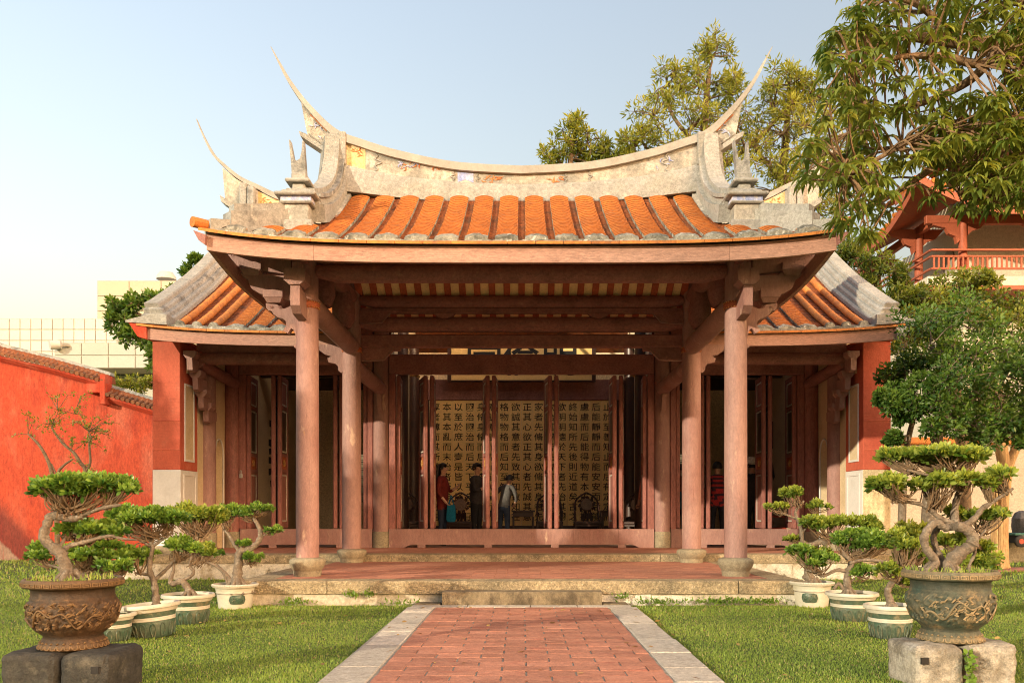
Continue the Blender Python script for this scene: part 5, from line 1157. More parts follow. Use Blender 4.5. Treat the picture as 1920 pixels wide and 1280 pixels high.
# left, behind it: small white pot with low spreading shrub
d = EYE * F / (1201 - VY); bx = (206 - VX) * d / F
t = bonsai_thing('low spreading bonsai in a white pot half hidden behind the brown dragon pot', (bx, d, 0)); white_pot(t, (bx, d, 0), .21, .24, 'loops')
bonsai(t, d, FA, [([(640, 930), (620, 850), (560, 750), (500, 680), (470, 620)], 20, 10), ([(560, 750), (640, 680), (680, 640)], 12, 6), ([(500, 690), (400, 640), (260, 600)], 12, 6)], [(470, 560, 170, 58, 0, 480, 640), (620, 560, 130, 60, .1, 600, 680), (230, 560, 85, 55, .05, 300, 610), (650, 630, 120, 42, -.1, 660, 670), (560, 500, 150, 40, .1, 500, 640)], L_bon, .048, .9, 3)
for (px, py, lab, kind, RR, HH, fr, limbs, pads, lm, sd_) in (
    (288, 1191, 'umbrella shaped bonsai in a tilted white and green pot beside the brown dragon pot', 'loops', 52, 62, FA, [([(895, 860), (890, 780), (880, 700), (855, 640), (860, 560), (872, 500), (850, 450)], 22, 11), ([(885, 690), (950, 630), (1010, 570), (1040, 540)], 12, 5), ([(855, 660), (800, 655), (770, 650)], 9, 5), ([(870, 500), (930, 460), (990, 420)], 10, 5), ([(860, 500), (790, 450), (720, 430)], 10, 5)], [(840, 350, 240, 66, 0, 860, 450), (720, 340, 110, 50, 0, 740, 430), (970, 340, 110, 52, .05, 960, 430), (1040, 520, 120, 48, 0, 1010, 580), (790, 560, 66, 40, 0, 800, 650)], L_bon, 5),
    (353, 1167, 'crooked low bonsai in a dark green and white pot, second along the left row', 'loops', 48, 56, FA, [([(1085, 790), (1075, 745), (1040, 700), (985, 712), (975, 690), (990, 640)], 24, 11), ([(1040, 695), (1095, 665), (1105, 640), (1085, 600), (1120, 500), (1130, 430)], 12, 6), ([(990, 650), (1000, 580), (1060, 560)], 9, 5)], [(1120, 330, 160, 62, 0, 1130, 440), (1200, 350, 110, 60, .1, 1150, 430), (1040, 330, 90, 50, 0, 1100, 430), (1170, 540, 95, 50, 0, 1110, 600)], L_bon_r, 6),
    (441, 1139, 'upright forked bonsai in a white pot with green medallion at the left terrace corner', 'medal', 41, 47, FA, [([(1355, 740), (1355, 680), (1362, 610), (1372, 530), (1410, 520), (1465, 485), (1490, 430), (1470, 370), (1440, 325)], 34, 9), ([(1370, 530), (1330, 470), (1305, 430), (1275, 400)], 14, 6), ([(1335, 720), (1300, 670), (1250, 620), (1180, 585)], 16, 6), ([(1480, 460), (1510, 435), (1545, 420)], 7, 4), ([(1370, 600), (1410, 600), (1440, 590)], 8, 4), ([(1310, 730), (1280, 660), (1240, 600)], 10, 5)], [(1330, 320, 95, 46, 0, 1290, 400), (1400, 320, 60, 36, 0, 1430, 350), (1470, 285, 95, 30, 0, 1445, 330), (1550, 412, 62, 26, 0, 1530, 430), (1440, 575, 62, 30, -.05, 1430, 600), (1195, 540, 80, 46, 0, 1190, 590), (1400, 490, 40, 20, 0, 1400, 520)], L_bon, 7),
    (1669, 1194, 'leaning bonsai in a white and green pot next to the bronze dragon pot', 'loops', 48, 63, FB, [([(755, 900), (748, 850), (735, 800), (760, 755), (805, 735)], 22, 15), ([(805, 735), (800, 690), (740, 655), (660, 640), (590, 640), (540, 655)], 15, 6), ([(800, 740), (850, 690), (880, 640)], 10, 5)], [(850, 570, 110, 55, 0, 830, 680), (740, 710, 75, 36, -.1, 780, 740), (800, 530, 90, 45, .1, 790, 680), (900, 630, 60, 45, .1, 870, 660), (845, 770, 40, 30, 0, 800, 760)], L_bon_r, 8),
    (1597, 1162, 'twin stemmed bonsai in a brownish white pot in the middle of the right row', 'loops', 48, 54, FB, [([(530, 830), (525, 760), (530, 700), (545, 650), (510, 610), (480, 570)], 24, 10), ([(505, 790), (480, 760), (455, 790)], 10, 8), ([(525, 700), (470, 690), (400, 720), (350, 700), (310, 690)], 12, 5), ([(545, 650), (590, 620), (640, 610)], 10, 5), ([(530, 760), (570, 730), (600, 725)], 8, 4)], [(620, 555, 160, 62, 0, 560, 630), (510, 540, 80, 48, 0, 500, 600), (720, 560, 90, 50, .1, 640, 610), (600, 710, 80, 40, 0, 590, 730), (350, 650, 125, 44, 0, 380, 710), (270, 590, 90, 30, .05, 330, 690)], L_bon, 9),
    (1522, 1136, 'tall tiered bonsai in a white pot with green medallion at the right terrace corner', 'medal', 40, 48, FB, [([(345, 780), (325, 720), (330, 680), (380, 640), (420, 580), (400, 540), (330, 560), (290, 540), (285, 480), (268, 430)], 28, 9), ([(268, 430), (255, 390), (280, 350), (300, 330)], 9, 5), ([(262, 425), (215, 405), (170, 390)], 8, 4), ([(290, 500), (340, 420), (370, 385)], 7, 4), ([(330, 720), (300, 730), (320, 690)], 14, 8), ([(400, 560), (450, 520), (520, 500)], 10, 5)], [(225, 305, 98, 38, 0, 270, 360), (160, 372, 70, 27, 0, 180, 395), (378, 360, 66, 30, 0, 365, 390), (400, 460, 165, 42, 0, 430, 540), (620, 465, 110, 42, .05, 560, 510), (300, 605, 150, 36, 0, 340, 660), (240, 540, 50, 20, 0, 290, 560)], L_bon_r, 10)):
    d = EYE * F / (py - VY); bx = (px - VX) * d / F
    t = bonsai_thing(lab, (bx, d, 0)); pt_ = white_pot(t, (bx, d, -.005), RR * d / F, HH * d / F, kind)
    if px == 288:
        q = Matrix.Translation((bx, d, 0)) @ Matrix.Rotation(R(-5), 4, 'Y') @ Matrix.Translation((-bx, -d, 0)); pt_.data.transform(q)
        for ch in pt_.children: ch.data.transform(q)
    bonsai(t, d, fr, limbs, pads, lm, .046, 1.0, sd_)
# right, nearest: bronze dragon pot on the pale stones
d = 5.35; zb = EYE - (1199 - VY) * d / F; bx = (1781 - VX) * d / F
t = bonsai_thing('looping trunk bonsai with tiered crown in a bronze green dragon pot on pale stones', (bx, d, zb)); PR = 83 * d / F; PH = (1199 - 1067) * d / F
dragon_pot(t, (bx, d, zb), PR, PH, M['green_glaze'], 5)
bonsai(t, d, FB, [([(1040, 720), (1060, 660), (1110, 605), (1160, 570), (1182, 525), (1150, 482), (1090, 460)], 42, 24, (0, -.05)), ([(930, 710), (985, 650), (945, 590), (925, 540), (940, 490), (985, 445), (1040, 470), (1090, 460)], 22, 20, (-.05, 0)), ([(1020, 640), (985, 570), (975, 520), (1000, 470), (1050, 455)], 18, 14, (.05, .05)), ([(1090, 470), (1085, 400), (1095, 330), (1120, 250), (1130, 190), (1060, 150)], 24, 9, (.05, .05)), ([(1090, 460), (1010, 420), (960, 380), (900, 345), (800, 330), (720, 300)], 18, 6), ([(1130, 465), (1190, 420), (1230, 370), (1300, 325), (1390, 265)], 20, 7), ([(1185, 530), (1190, 600), (1165, 660), (1160, 700)], 10, 7), ([(1180, 560), (1215, 520), (1250, 480)], 9, 5), ([(1100, 250), (960, 200), (840, 170)], 10, 6), ([(1000, 600), (960, 650), (900, 700)], 13, 8)],
       [(1000, 112, 250, 42, .1, 1080, 190), (800, 112, 120, 40, .1, 850, 180), (1200, 112, 110, 42, .1, 1120, 190), (1000, 245, 160, 44, 0, 980, 370), (800, 262, 160, 44, -.05, 810, 330), (1120, 235, 80, 40, 0, 1120, 300), (1330, 205, 92, 45, 0, 1340, 290), (1240, 250, 60, 36, 0, 1270, 330), (1250, 425, 115, 42, .1, 1230, 490), (1080, 400, 80, 40, .15, 1090, 440), (1080, 550, 90, 38, .2, 1100, 590), (1230, 575, 50, 30, .1, 1200, 560)], L_bon_r, .046, 1.0, 12)

# ---------------------------------------------------------------- stone blocks under the big pots
M['stone_dark'] = mat('blackened_stone', (.060, .055, .046), (.030, .028, .025), 5, .9, 1.0, 30, .05, [((.14, .125, .095), 7, .56, .7, .7)])
M['stone_pale'] = mat('pale_chipped_stone', (.42, .385, .33), (.32, .28, .22), 4, .9, 1.2, 25, .05, [((.17, .145, .11), 4.2, .46, .58, .85), ((.10, .085, .07), 9, .6, .7, .7)])
def stone(label, px0, px1, dc, z1, dep, mtl, seed, cut=.3, mort=None):
    from mathutils import noise as mn
    x0, x1 = (px0 - VX) * dc / F, (px1 - VX) * dc / F; cx_ = (x0 + x1) / 2; t = thing('stone_block', label, 'stone', (cx_, dc, 0), 'stone blocks under the large pots')
    bm = bmesh.new(); bmesh.ops.create_cube(bm, size=1); bmesh.ops.scale(bm, vec=(x1 - x0, dep, z1 + .03), verts=bm.verts); bmesh.ops.translate(bm, vec=(cx_, dc + dep / 2 - .12, (z1 - .03) / 2), verts=bm.verts)
    bmesh.ops.bevel(bm, geom=[e for e in bm.edges], offset=min(.06, (x1 - x0) * cut * .4), segments=2, affect='EDGES', profile=.45)
    bmesh.ops.subdivide_edges(bm, edges=bm.edges, cuts=7, use_grid_fill=True)
    for v in bm.verts:
        q = v.co * 6 + Vector((seed, 0, 0)); n_ = mn.noise(q) * .016 + mn.noise(q * 3.1) * .010 + mn.noise(q * 8) * .005; cdir = (v.co - Vector((cx_, dc + dep / 2 - .12, z1 / 2))).normalized(); v.co += cdir * n_
    me = bpy.data.meshes.new('block'); bm.to_mesh(me); bm.free(); me.materials.append(mtl); me.shade_smooth(); me.set_sharp_from_angle(angle=R(35)); o = bpy.data.objects.new('block', me); col.objects.link(o); setpar(o, t)
    if mort:
        mx, mz = mort; MB().box(cx_ + mx - .022, cx_ + mx + .022, dc - .1275, dc - .09, mz - .02, mz + .02).build('socket_hole', M['ink'], t)
zl = EYE - (1212 - VY) * 5.15 / F; zr = EYE - (1199 - VY) * 5.35 / F
stone('dark weathered stone block, left one under the brown dragon pot', 20, 124, 5.0, zl, .42, M['stone_dark'], 1)
stone('dark weathered stone block with a small socket hole, right one under the brown dragon pot', 128, 224, 4.98, zl + .002, .44, M['stone_dark'], 2, mort=(.07, .16))
stone('pale chipped stone block with socket hole, left one under the bronze dragon pot', 1697, 1790, 5.22, zr, .40, M['stone_pale'], 3, mort=(-.09, .17))
stone('pale stone block with orange stains, right one under the bronze dragon pot', 1797, 1888, 5.25, zr + .004, .40, M['stone_pale'], 4)
# ---------------------------------------------------------------- walls, buildings and trees round the court
def wall_extra(n, l, mix, rng_, noise, cc, tc):
    sp = n.new('ShaderNodeSeparateXYZ'); l.new(tc.outputs['Object'], sp.inputs[0])
    ad = n.new('ShaderNodeMath'); ad.operation = 'MULTIPLY_ADD'; ad.inputs[1].default_value = .8; l.new(noise(1.3, 6, .65), ad.inputs[0]); l.new(sp.outputs[2], ad.inputs[2])
    xd = n.new('ShaderNodeMath'); xd.operation = 'MULTIPLY_ADD'; xd.inputs[1].default_value = 1.2; l.new(sp.outputs[0], xd.inputs[0]); xd.inputs[2].default_value = 14.0
    sm = n.new('ShaderNodeMath'); sm.operation = 'ADD'; l.new(ad.outputs[0], sm.inputs[0]); l.new(xd.outputs[0], sm.inputs[1])
    cc = mix(rng_(sm.outputs[0], 2.15, 1.75, 0, .85), cc, (.12, .022, .016))      # rising damp
    return mix(rng_(sm.outputs[0], 1.22, 1.14, 0, .9), cc, (.26, .17, .12))          # bare render where the wash has fallen off
M['red_damp'] = mat('red_wall_wash_damp', (.45, .062, .025), (.38, .048, .019), 1.1, .85, .3, 25, 0, [((.47, .13, .075), 1.7, .48, .66, .7), ((.24, .026, .015), 2.6, .52, .70, .75), ((.48, .09, .035), 9, .56, .70, .5)], (1, 1, .38), extra=wall_extra, cracks=((.25, .028, .016), (9, 9, .55), .54, .70, .65))
WD = 18.3
cw = thing('red_gable_wall', 'red washed wall with sloping tiled coping on the left', 'wall', (-9.5, WD, 0))
topz = lambda px: interp(px, [-200, -100, 0, 98, 171, 203], [5.5, 4.92, 4.43, 4.16, 3.92, 3.80])
pts = [(-250, 0)]
poly = [((-200 - VX) * WD / F, -.05)] + [((p - VX) * WD / F, topz(p)) for p in (-200, -100, 0, 50, 98, 171, 203)] + [((203 - VX) * WD / F, 3.66), ((300 - VX) * WD / F, 3.32), ((300 - VX) * WD / F, -.05)]
MB().prism(poly, yplane, WD, WD + .4).build('wall', M['red_damp'], cw)
M['coping'] = mat('dull_coping_tile', (.30, .115, .05), (.21, .085, .045), 6, .8, .4, 50, .15, [((.12, .09, .06), 6, .48, .66, .8)])
def coping(p0, p1, zf, parent, up=0.0, y0=WD):
    n = int((p1 - p0) / 9.2); mo = MB(); rows = []
    for i in range(25):
        px = p0 + (p1 - p0) * i / 24; x = (px - VX) * WD / F; z = zf(px) + up; rows.append([(x, y0 - .16, z + .02), (x, y0 - .16, z + .07), (x, y0 + .1, z + .08), (x, y0 + .1, z - .08), (x, y0 - .06, z - .06)])
    MB().strip(rows, close=True).build('coping_moulding', M['red'], parent)
    rows = []
    for i in range(25):
        px = p0 + (p1 - p0) * i / 24; x = (px - VX) * WD / F; z = zf(px) + up; rows.append([(x, y0 - .05, z + .1), (x, y0 - .05, z + .17), (x, y0 + .0, z + .27), (x, y0 + .25, z + .27), (x, y0 + .3, z + .1)])
    MB().strip(rows, close=True).build('coping_bed', M['bed'], parent)
    rows = []
    for i in range(25):
        px = p0 + (p1 - p0) * i / 24; x = (px - VX) * WD / F; z = zf(px) + up; rows.append([(x, y0 + .03, z + .26), (x, y0 + .05, z + .34), (x, y0 + .22, z + .34), (x, y0 + .24, z + .26)])
    MB().strip(rows, close=True).build('coping_cap', M['cement_dark'], parent)
    for i in range(n):
        px = p0 + (p1 - p0) * (i + .5) / n; x = (px - VX) * WD / F; z = zf(px) + up
        MB().tube([(x, y0 - .22, z + .10), (x, y0 - .02, z + .17), (x, y0 + .04, z + .26)], [.042, .04, .036], 9).build('coping_tile', M['coping'], parent, 50)
        MB().tube([(x, y0 - .235, z + .095), (x, y0 - .215, z + .105)], [.045, .045], 9).build('tile_end', M['coping'], parent, 50)
coping(-200, 205, topz, cw); coping(206, 300, lambda p: interp(p, [203, 300], [3.50, 3.16]), cw, .04)
MB().box((170 - VX) * WD / F, (208 - VX) * WD / F, WD - .2, WD + .1, 3.66, 3.86, .01).build('beam_end', M['red'], cw)
MB().box((197 - VX) * WD / F, (207 - VX) * WD / F, WD - .24, WD + .1, 3.40, 4.05, .01).build('beam_end', M['red'], cw)

# modern office block far behind on the left
M['panel_cream'] = mat('cream_cladding', (.47, .41, .30), (.43, .37, .27), .2, .6, var=.03)
M['panel_white'] = mat('white_cladding', (.50, .49, .45), (.46, .45, .41), .2, .6, var=.03)
M['panel_grey'] = mat('grey_cladding', (.40, .40, .36), (.36, .36, .32), .2, .6, var=.03)
M['glass'] = mat('window_glass', (.03, .035, .04), (.05, .055, .06), 1, .08, spec=.8)
M['gap'] = mat('cladding_joint', (.36, .32, .25), (.31, .27, .21), 1, .9)
BD_ = 70.0
ob = thing('office_building', 'pale modern building clad in square panels far behind the red wall', 'building', P(150, 957, BD_))
def clad(px0, px1, py0, py1, nx, ny, y, dep, m):
    a, b = P(px0, py1, y), P(px1, py0, y); MB().box(a.x, b.x, y + .06, y + dep, a.z, b.z).build('wall', M['gap'], ob)
    w_, h_ = (b.x - a.x) / nx, (b.z - a.z) / ny
    p0 = MB().box(-w_ / 2 + .035, w_ / 2 - .035, 0, .1, -h_ / 2 + .035, h_ / 2 - .035, .01).build('panel', M[m], ob); f_ = True
    for i in range(nx):
        for j in range(ny):
            o = p0 if f_ else inst(p0, None, ob); f_ = False; o.location = (a.x + w_ * (i + .5), y, a.z + h_ * (j + .5))
clad(182, 362, 526, 612, 3, 3, BD_ + 6, 9, 'panel_cream'); clad(-205, 300, 597, 700, 25, 5, BD_ + 3, 6, 'panel_white'); clad(102, 304, 642, 690, 4, 2, BD_, 5.5, 'panel_grey')
a, b = P(-205, 957, BD_ + 3.2), P(330, 690, BD_ + 3.2); MB().box(a.x, b.x, BD_ + 3.2, BD_ + 8, 0, b.z).build('wall', M['panel_grey'], ob)
for i in range(12):
    a, b = P(188 + i * 9.6, 703, BD_ + 3.1), P(195.5 + i * 9.6, 692, BD_ + 3.1); MB().box(a.x, b.x, BD_ + 3.1, BD_ + 3.25, a.z, b.z).build('window', M['glass'], ob)
dm = P(312, 524, BD_ + 9); MB().lathe([(.9, 0), (.85, .3), (.6, .65), (0, .8)], dm, 18).build('roof_dome', M['panel_white'], ob, 50)
sc = thing('security_camera', 'small white security camera on the pale building', 'camera', P(107, 648, BD_)); c = P(107, 648, BD_ - .4)
MB().tube([c + Vector((-.45, -.3, 0)), c + Vector((-.1, 0, .08)), c + Vector((.3, .1, .1))], [.38, .40, .34], 12).build('housing', M['panel_white'], sc, 50); MB().tube([c + Vector((.2, .1, 0)), c + Vector((.7, .2, .05)), c + Vector((1.0, .6, 0))], .09, 6).build('arm', M['gap'], sc, 50)

# red pillared tower pavilion beyond the trees on the right
M['tower_red'] = mat('tower_red_paint', (.38, .10, .05), (.31, .08, .04), 2, .6, var=.05)
M['tower_wall'] = mat('tower_cream_wall', (.60, .53, .42), (.55, .48, .37), .6, .8)
td = 30.0; tw_ = thing('tower_pavilion', 'cream two storey tower with red columns, balcony rail and curved tiled roof', 'tower', (19.5, 33.5, 0))
MB().box(16.45, 24, 31.0, 37, 0, 11.9).build('wall', M['tower_wall'], tw_)
MB().box(14.3, 25.5, 29.3, 38, 9.0, 9.35, .03).build('balcony_floor', M['tower_wall'], tw_); MB().box(14.2, 25.6, 29.2, 38.1, 8.84, 8.99, .02).build('balcony_edge', M['tower_red'], tw_)
for x, y in ((14.75, 30.9), (15.75, 29.7), (19.0, 29.7), (22.2, 29.7), (14.75, 34.5), (14.75, 38)):
    MB().lathe([(.15, 0), (.14, 2.0)], (x, y, 9.35), 14).build('column', M['tower_red'], tw_, 50)
    MB().prism([(x - .15, 11.5), (x - .15, 10.7), (x - .25, 10.6), (x - .3, 10.85), (x - .55, 10.95), (x - .65, 11.15), (x - 1.1, 11.25), (x - 1.2, 11.5)], yplane, y - .08, y + .08).build('bracket', M['tower_red'], tw_)
    MB().prism([(x + .15, 11.5), (x + .15, 10.9), (x + .3, 11.05), (x + .6, 11.15), (x + .9, 11.5)], yplane, y - .07, y + .07).build('bracket', M['tower_red'], tw_)
MB().box(14.4, 25, 29.6, 29.8, 11.3, 11.6, .02).build('beam', M['tower_red'], tw_); MB().box(14.65, 14.85, 29.8, 38, 11.3, 11.6, .02).build('beam', M['tower_red'], tw_)
for z in (9.62, 10.05, 10.28): MB().box(14.5, 25.3, 29.42, 29.5, z, z + .07, .01).build('balcony_rail', M['tower_red'], tw_); MB().box(14.46, 14.54, 29.5, 38, z, z + .07, .01).build('balcony_rail', M['tower_red'], tw_)
bal = MB().box(-.03, .03, -.02, .02, 0, .42).build('baluster', M['tower_red'], tw_); f_ = True
for i in range(62):
    o = bal if f_ else inst(bal, None, tw_); f_ = False; o.location = (14.6 + .172 * i, 29.46, 9.66)
arch = [(16.449, 9.5)]
MB().prism([(31.6, 9.36), (31.6, 10.7)] + [(32.0 - .4 * math.cos(t), 10.7 + .4 * math.sin(t)) for t in np.linspace(0.2, 2.9, 7)] + [(32.4, 10.7), (32.4, 9.36)], xplane, 16.40, 16.46).build('arched_window', M['gap'], tw_)
def tz(x, y, z0, ex, ey, xr, yr, rise):                    # hipped roof with lifted corners
    u = min(max((x - ex[0]) / (xr[0] - ex[0]), 0) if x < xr[0] else 1, max((y - ey[0]) / (yr - ey[0]), 0) if y < yr else 1); u = min(1, u)
    cx_ = min(abs(x - ex[0]), 3.0) / 3; cy_ = min(abs(y - ey[0]), 3.0) / 3; up = .75 * (1 - max(cx_, cy_)) ** 2 * (1 - u)
    return z0 + rise * (.7 * u + .3 * u * u) + up + .35 * (1 - u) * ((1 - min(cx_, cy_)) * (1 - max(cx_, cy_)))
for (z0, ex, ey, xr, yr, rise) in ((11.45, (13.5, 26), (28.3, 39), (17.2, 24), 31.8, 2.1), (14.3, (15.9, 25), (30.3, 37), (18.6, 24), 33.4, 2.0)):
    xs_ = np.linspace(ex[0], ex[1], 26); ys_ = np.linspace(ey[0], yr + 2, 18); f2 = lambda x, y: tz(x, y, z0, ex, ey, xr, yr, rise)
    rf = MB().strip([[(x, y, f2(x, y)) for x in xs_] for y in ys_]).build('roof', M['bed'], tw_, 40)
    MB().strip([[(x, y, f2(x, y) - .22) for x in xs_] for y in np.linspace(ey[0], ey[0] + 2.6, 6)]).build('soffit', M['tower_red'], tw_, 40); MB().strip([[(x, y, f2(x, y) - .22) for x in np.linspace(ex[0], ex[0] + 2.6, 6)] for y in ys_]).build('soffit', M['tower_red'], tw_, 40)
    MB().strip([[(x, ey[0] - .02, f2(x, ey[0]) - .28), (x, ey[0] - .02, f2(x, ey[0]) + .0)] for x in xs_]).build('eave_board', M['tower_red'], tw_); MB().strip([[(ex[0] - .02, y, f2(ex[0], y) - .28), (ex[0] - .02, y, f2(ex[0], y))] for y in ys_]).build('eave_board', M['tower_red'], tw_)
    for i in range(30):
        x = ex[0] + .2 + i * .32
        if x > 22: break
        yy = np.linspace(ey[0] - .06, yr if x > xr[0] else ey[0] + (yr - ey[0]) * max(.05, (x - ex[0]) / (xr[0] - ex[0])), 7); MB().tube([(x, y, f2(x, max(y, ey[0])) + .05) for y in yy], .085, 8).build('barrel_row', M['tile'], rf, 50)
    for i in range(20):
        y = ey[0] + .2 + i * .32; xx_ = np.linspace(ex[0] - .06, ex[0] + (xr[0] - ex[0]) * min(1, max(.05, (y - ey[0]) / (yr - ey[0]))), 6); MB().tube([(x, y, f2(max(x, ex[0]), y) + .05) for x in xx_], .085, 8).build('barrel_row', M['tile'], rf, 50)
    MB().tube([(ex[0] + (xr[0] - ex[0]) * t, ey[0] + (yr - ey[0]) * t, f2(ex[0] + (xr[0] - ex[0]) * t, ey[0] + (yr - ey[0]) * t) + .14) for t in np.linspace(.12, 1, 8)], .16, 8).build('hip_ridge', M['blue'], rf, 50)
    MB().box(xr[0], 25.5, yr - .2, yr + .2, z0 + rise, z0 + rise + .45, .03).build('ridge', M['blue'], rf)
MB().box(17.4, 24, 32.0, 36.5, 11.9, 14.9).build('upper_wall', M['tower_wall'], tw_)

# low white court wall, garden path and cart at the far right
gw = thing('court_wall', 'plain cream court wall at the far right edge behind the trees', 'wall', (16, 24, 0))
MB().box(10.6, 30, 24, 24.4, .35, 3.0, .02).build('wall', M['tower_wall'], gw); MB().box(10.55, 30, 23.93, 24.45, 0, .348, .02).build('wall_footing', M['base_stone'], gw); MB().box(10.5, 30, 23.85, 24.55, 3.0, 3.2, .03).build('coping', M['eave_tile'], gw)
gp = MB().box(7.2, 26, 14.9, 15.9, -.05, .012).build('garden_path', M['brick']); tag(gp, kind='structure')
gp = MB().box(7.2, 30, 22.6, 23.9, -.05, .02).build('court_pavement', M['stone_top']); tag(gp, kind='structure')
ct = thing('hand_cart', 'flat green hand cart with rubber wheels at the right edge', 'cart', P(1905, 1015, 17.5)); y0 = 17.5
px2x = lambda p: (p - VX) * y0 / F
MB().box(px2x(1887), px2x(1990), y0 - .3, y0 + .3, .58, .63, .01).build('deck', mat('green_paint', (.05, .16, .13), None, 4, .5), ct)
for px in (1896, 1918, 1985):
    for yy in (-.33, .28):
        o = MB().lathe([(.05, -.03), (.10, -.035), (.125, -.02), (.125, .02), (.10, .035), (.05, .03)], (0, 0, 0), 18).build('wheel', M['ink'], ct, 40); o.matrix_parent_inverse = Matrix.Identity(4); o.location = Vector((px2x(px), y0 + yy, .46)) - Vector(ct.location); o.rotation_euler = (R(90), 0, 0)
        h = MB().lathe([(.0, -.04), (.055, -.04), (.055, .04), (0, .04)], (0, 0, 0), 12, cap=False).build('hub', M['redwood'], o, 40)
for px in (1896, 1985): MB().box(px2x(px) - .03, px2x(px) + .03, y0 - .28, y0 + .28, .42, .58).build('axle', M['ink'], ct)
MB().box(px2x(1890), px2x(1990), y0 - .02, y0 + .02, 0, .42).build('support', M['base_stone'], ct)
sb_ = MB().lathe([(.16, .0), (.19, .12), (.2, .3), (.14, .42), (.05, .46)], (px2x(1916), y0, .63), 14, fn=lambda r, z, a: r * (1 + .12 * math.sin(3 * a + 9 * z))).build('sack', mat('grey_sack', (.12, .12, .13), None, 6, .8, .5, 20)); tag(sb_, 'dark grey sack lying on the hand cart', 'sack')
rp = thing('clay_pot', 'small terracotta pot standing behind the peeling trunk', 'pot', P(1886, 1045, 18)); q = P(1886, 1042, 19.5); MB().lathe([(.17, 0), (.27, .36), (.29, .37), (.29, .45), (.25, .45), (.24, .38)], (q.x, q.y, 0), 18, cap=False).build('pot', M['brick'], rp, 40)
MB().lathe([(0, .38), (.24, .37)], (q.x, q.y, 0), 18, cap=False).build('soil', M['moss'], rp)

# ---------------------------------------------------------------- trees
def tree(name, label, base, limbs, clumps, leafm, ll, nper, wr=.34, droop=0.0, seed=1, bark='twig', tone=.4, group=None, twr=.02, shell=.55, nsub=9):
    """limbs: [(points, r0, r1)]; clumps: [(centre, (rx,ry,rz))], each filled with leafy tufts"""
    r = np.random.default_rng(seed); t = thing(name, label, 'tree', base, group)
    for i, (pts, r0, r1) in enumerate(limbs):
        q = smoothpts(pts, 5); n = len(q); MB().tube(q, [r0 + (r1 - r0) * j / (n - 1) for j in range(n)], 9).build('trunk' if i == 0 else 'limb', M[bark], t, 60)
    allp = [Vector(p) for (pts, a, b) in limbs for p in smoothpts(pts, 4)]; tw = MB(); C_, A_, T_ = [], [], []
    for (c, rad) in clumps:
        c = np.array(c); rad = np.array(rad); start = min(allp, key=lambda p: (p - Vector(c)).length)
        mid = start.lerp(Vector(c), .5) + Vector((r.uniform(-.1, .1), r.uniform(-.1, .1), .0)) * float(rad.max())
        if (start - Vector(c)).length > .15: tw.tube(smoothpts([start, mid, Vector(c)], 4), [twr * 1.6 * (1 - .08 * j) for j in range(9)], 6)
        for s_ in range(nsub):
            u = norm(r.normal(size=(1, 3)))[0]; q = c + u * rad * r.uniform(shell, 1.0); tr = float(rad.mean()) * r.uniform(.26, .48)
            tw.tube(smoothpts([Vector(c), Vector(c).lerp(Vector(q), .55) + Vector(r.normal(size=3) * .12 * float(rad.mean())), Vector(q)], 3), [twr * (1 - .12 * j) for j in range(7)], 5)
            n = nper; v = norm(r.normal(size=(n, 3))); p = q + v * tr * r.uniform(.25, 1.0, n)[:, None]; C_.append(p)
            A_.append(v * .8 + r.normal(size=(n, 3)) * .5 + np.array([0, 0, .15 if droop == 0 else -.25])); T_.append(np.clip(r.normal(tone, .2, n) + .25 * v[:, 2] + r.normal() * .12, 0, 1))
            for j in range(5): tw.tube([Vector(q), Vector(q) + Vector(v[j] * tr * .5), Vector(q) + Vector(v[j] * tr)], [twr * .4, twr * .3, twr * .15], 4)
    tag(tw.build('branches', M[bark], t, 60), kind='stuff'); C_ = np.concatenate(C_); A_ = np.concatenate(A_); T_ = np.concatenate(T_); n = len(C_)
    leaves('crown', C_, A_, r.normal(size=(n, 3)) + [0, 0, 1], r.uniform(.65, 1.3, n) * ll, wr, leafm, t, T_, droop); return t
def blob(px, py, d, rx, ry, rd=None): s = d / F; return (tuple(P(px, py, d)), (rx * s, (rd or rx) * s, ry * s))
D_ = 33
tree('mango_tree', 'tall loose crowned tree with yellow green leaves behind the right ridge tail', P(1330, 957, D_), [([P(1330, 957, D_), P(1335, 600, D_), P(1330, 400, D_), P(1320, 260, D_), P(1330, 130, D_)], .4, .08), ([P(1330, 420, D_), P(1250, 330, D_ - 1), P(1200, 260, D_ - 1)], .16, .04), ([P(1330, 330, D_), P(1420, 260, D_), P(1480, 200, D_)], .16, .04), ([P(1330, 300, D_), P(1270, 230, D_), P(1240, 170, D_)], .12, .03), ([P(1330, 430, D_), P(1430, 370, D_), P(1500, 330, D_)], .16, .04)],
     [blob(1335, 105, D_, 42, 36), blob(1310, 160, D_, 62, 36), blob(1250, 160, D_, 48, 30), blob(1370, 175, D_, 42, 36), blob(1225, 215, D_ - 1, 55, 34), blob(1300, 235, D_ - 1, 70, 40), blob(1380, 235, D_, 60, 40), blob(1190, 275, D_ - 1, 42, 28), blob(1260, 290, D_ - 1, 60, 36), blob(1340, 310, D_ - 1, 70, 40), blob(1170, 300, D_, 28, 14)], L_tree, .24, 62, .24, 0, 21, twr=.035, tone=.45, nsub=11, group='trees behind the hall')
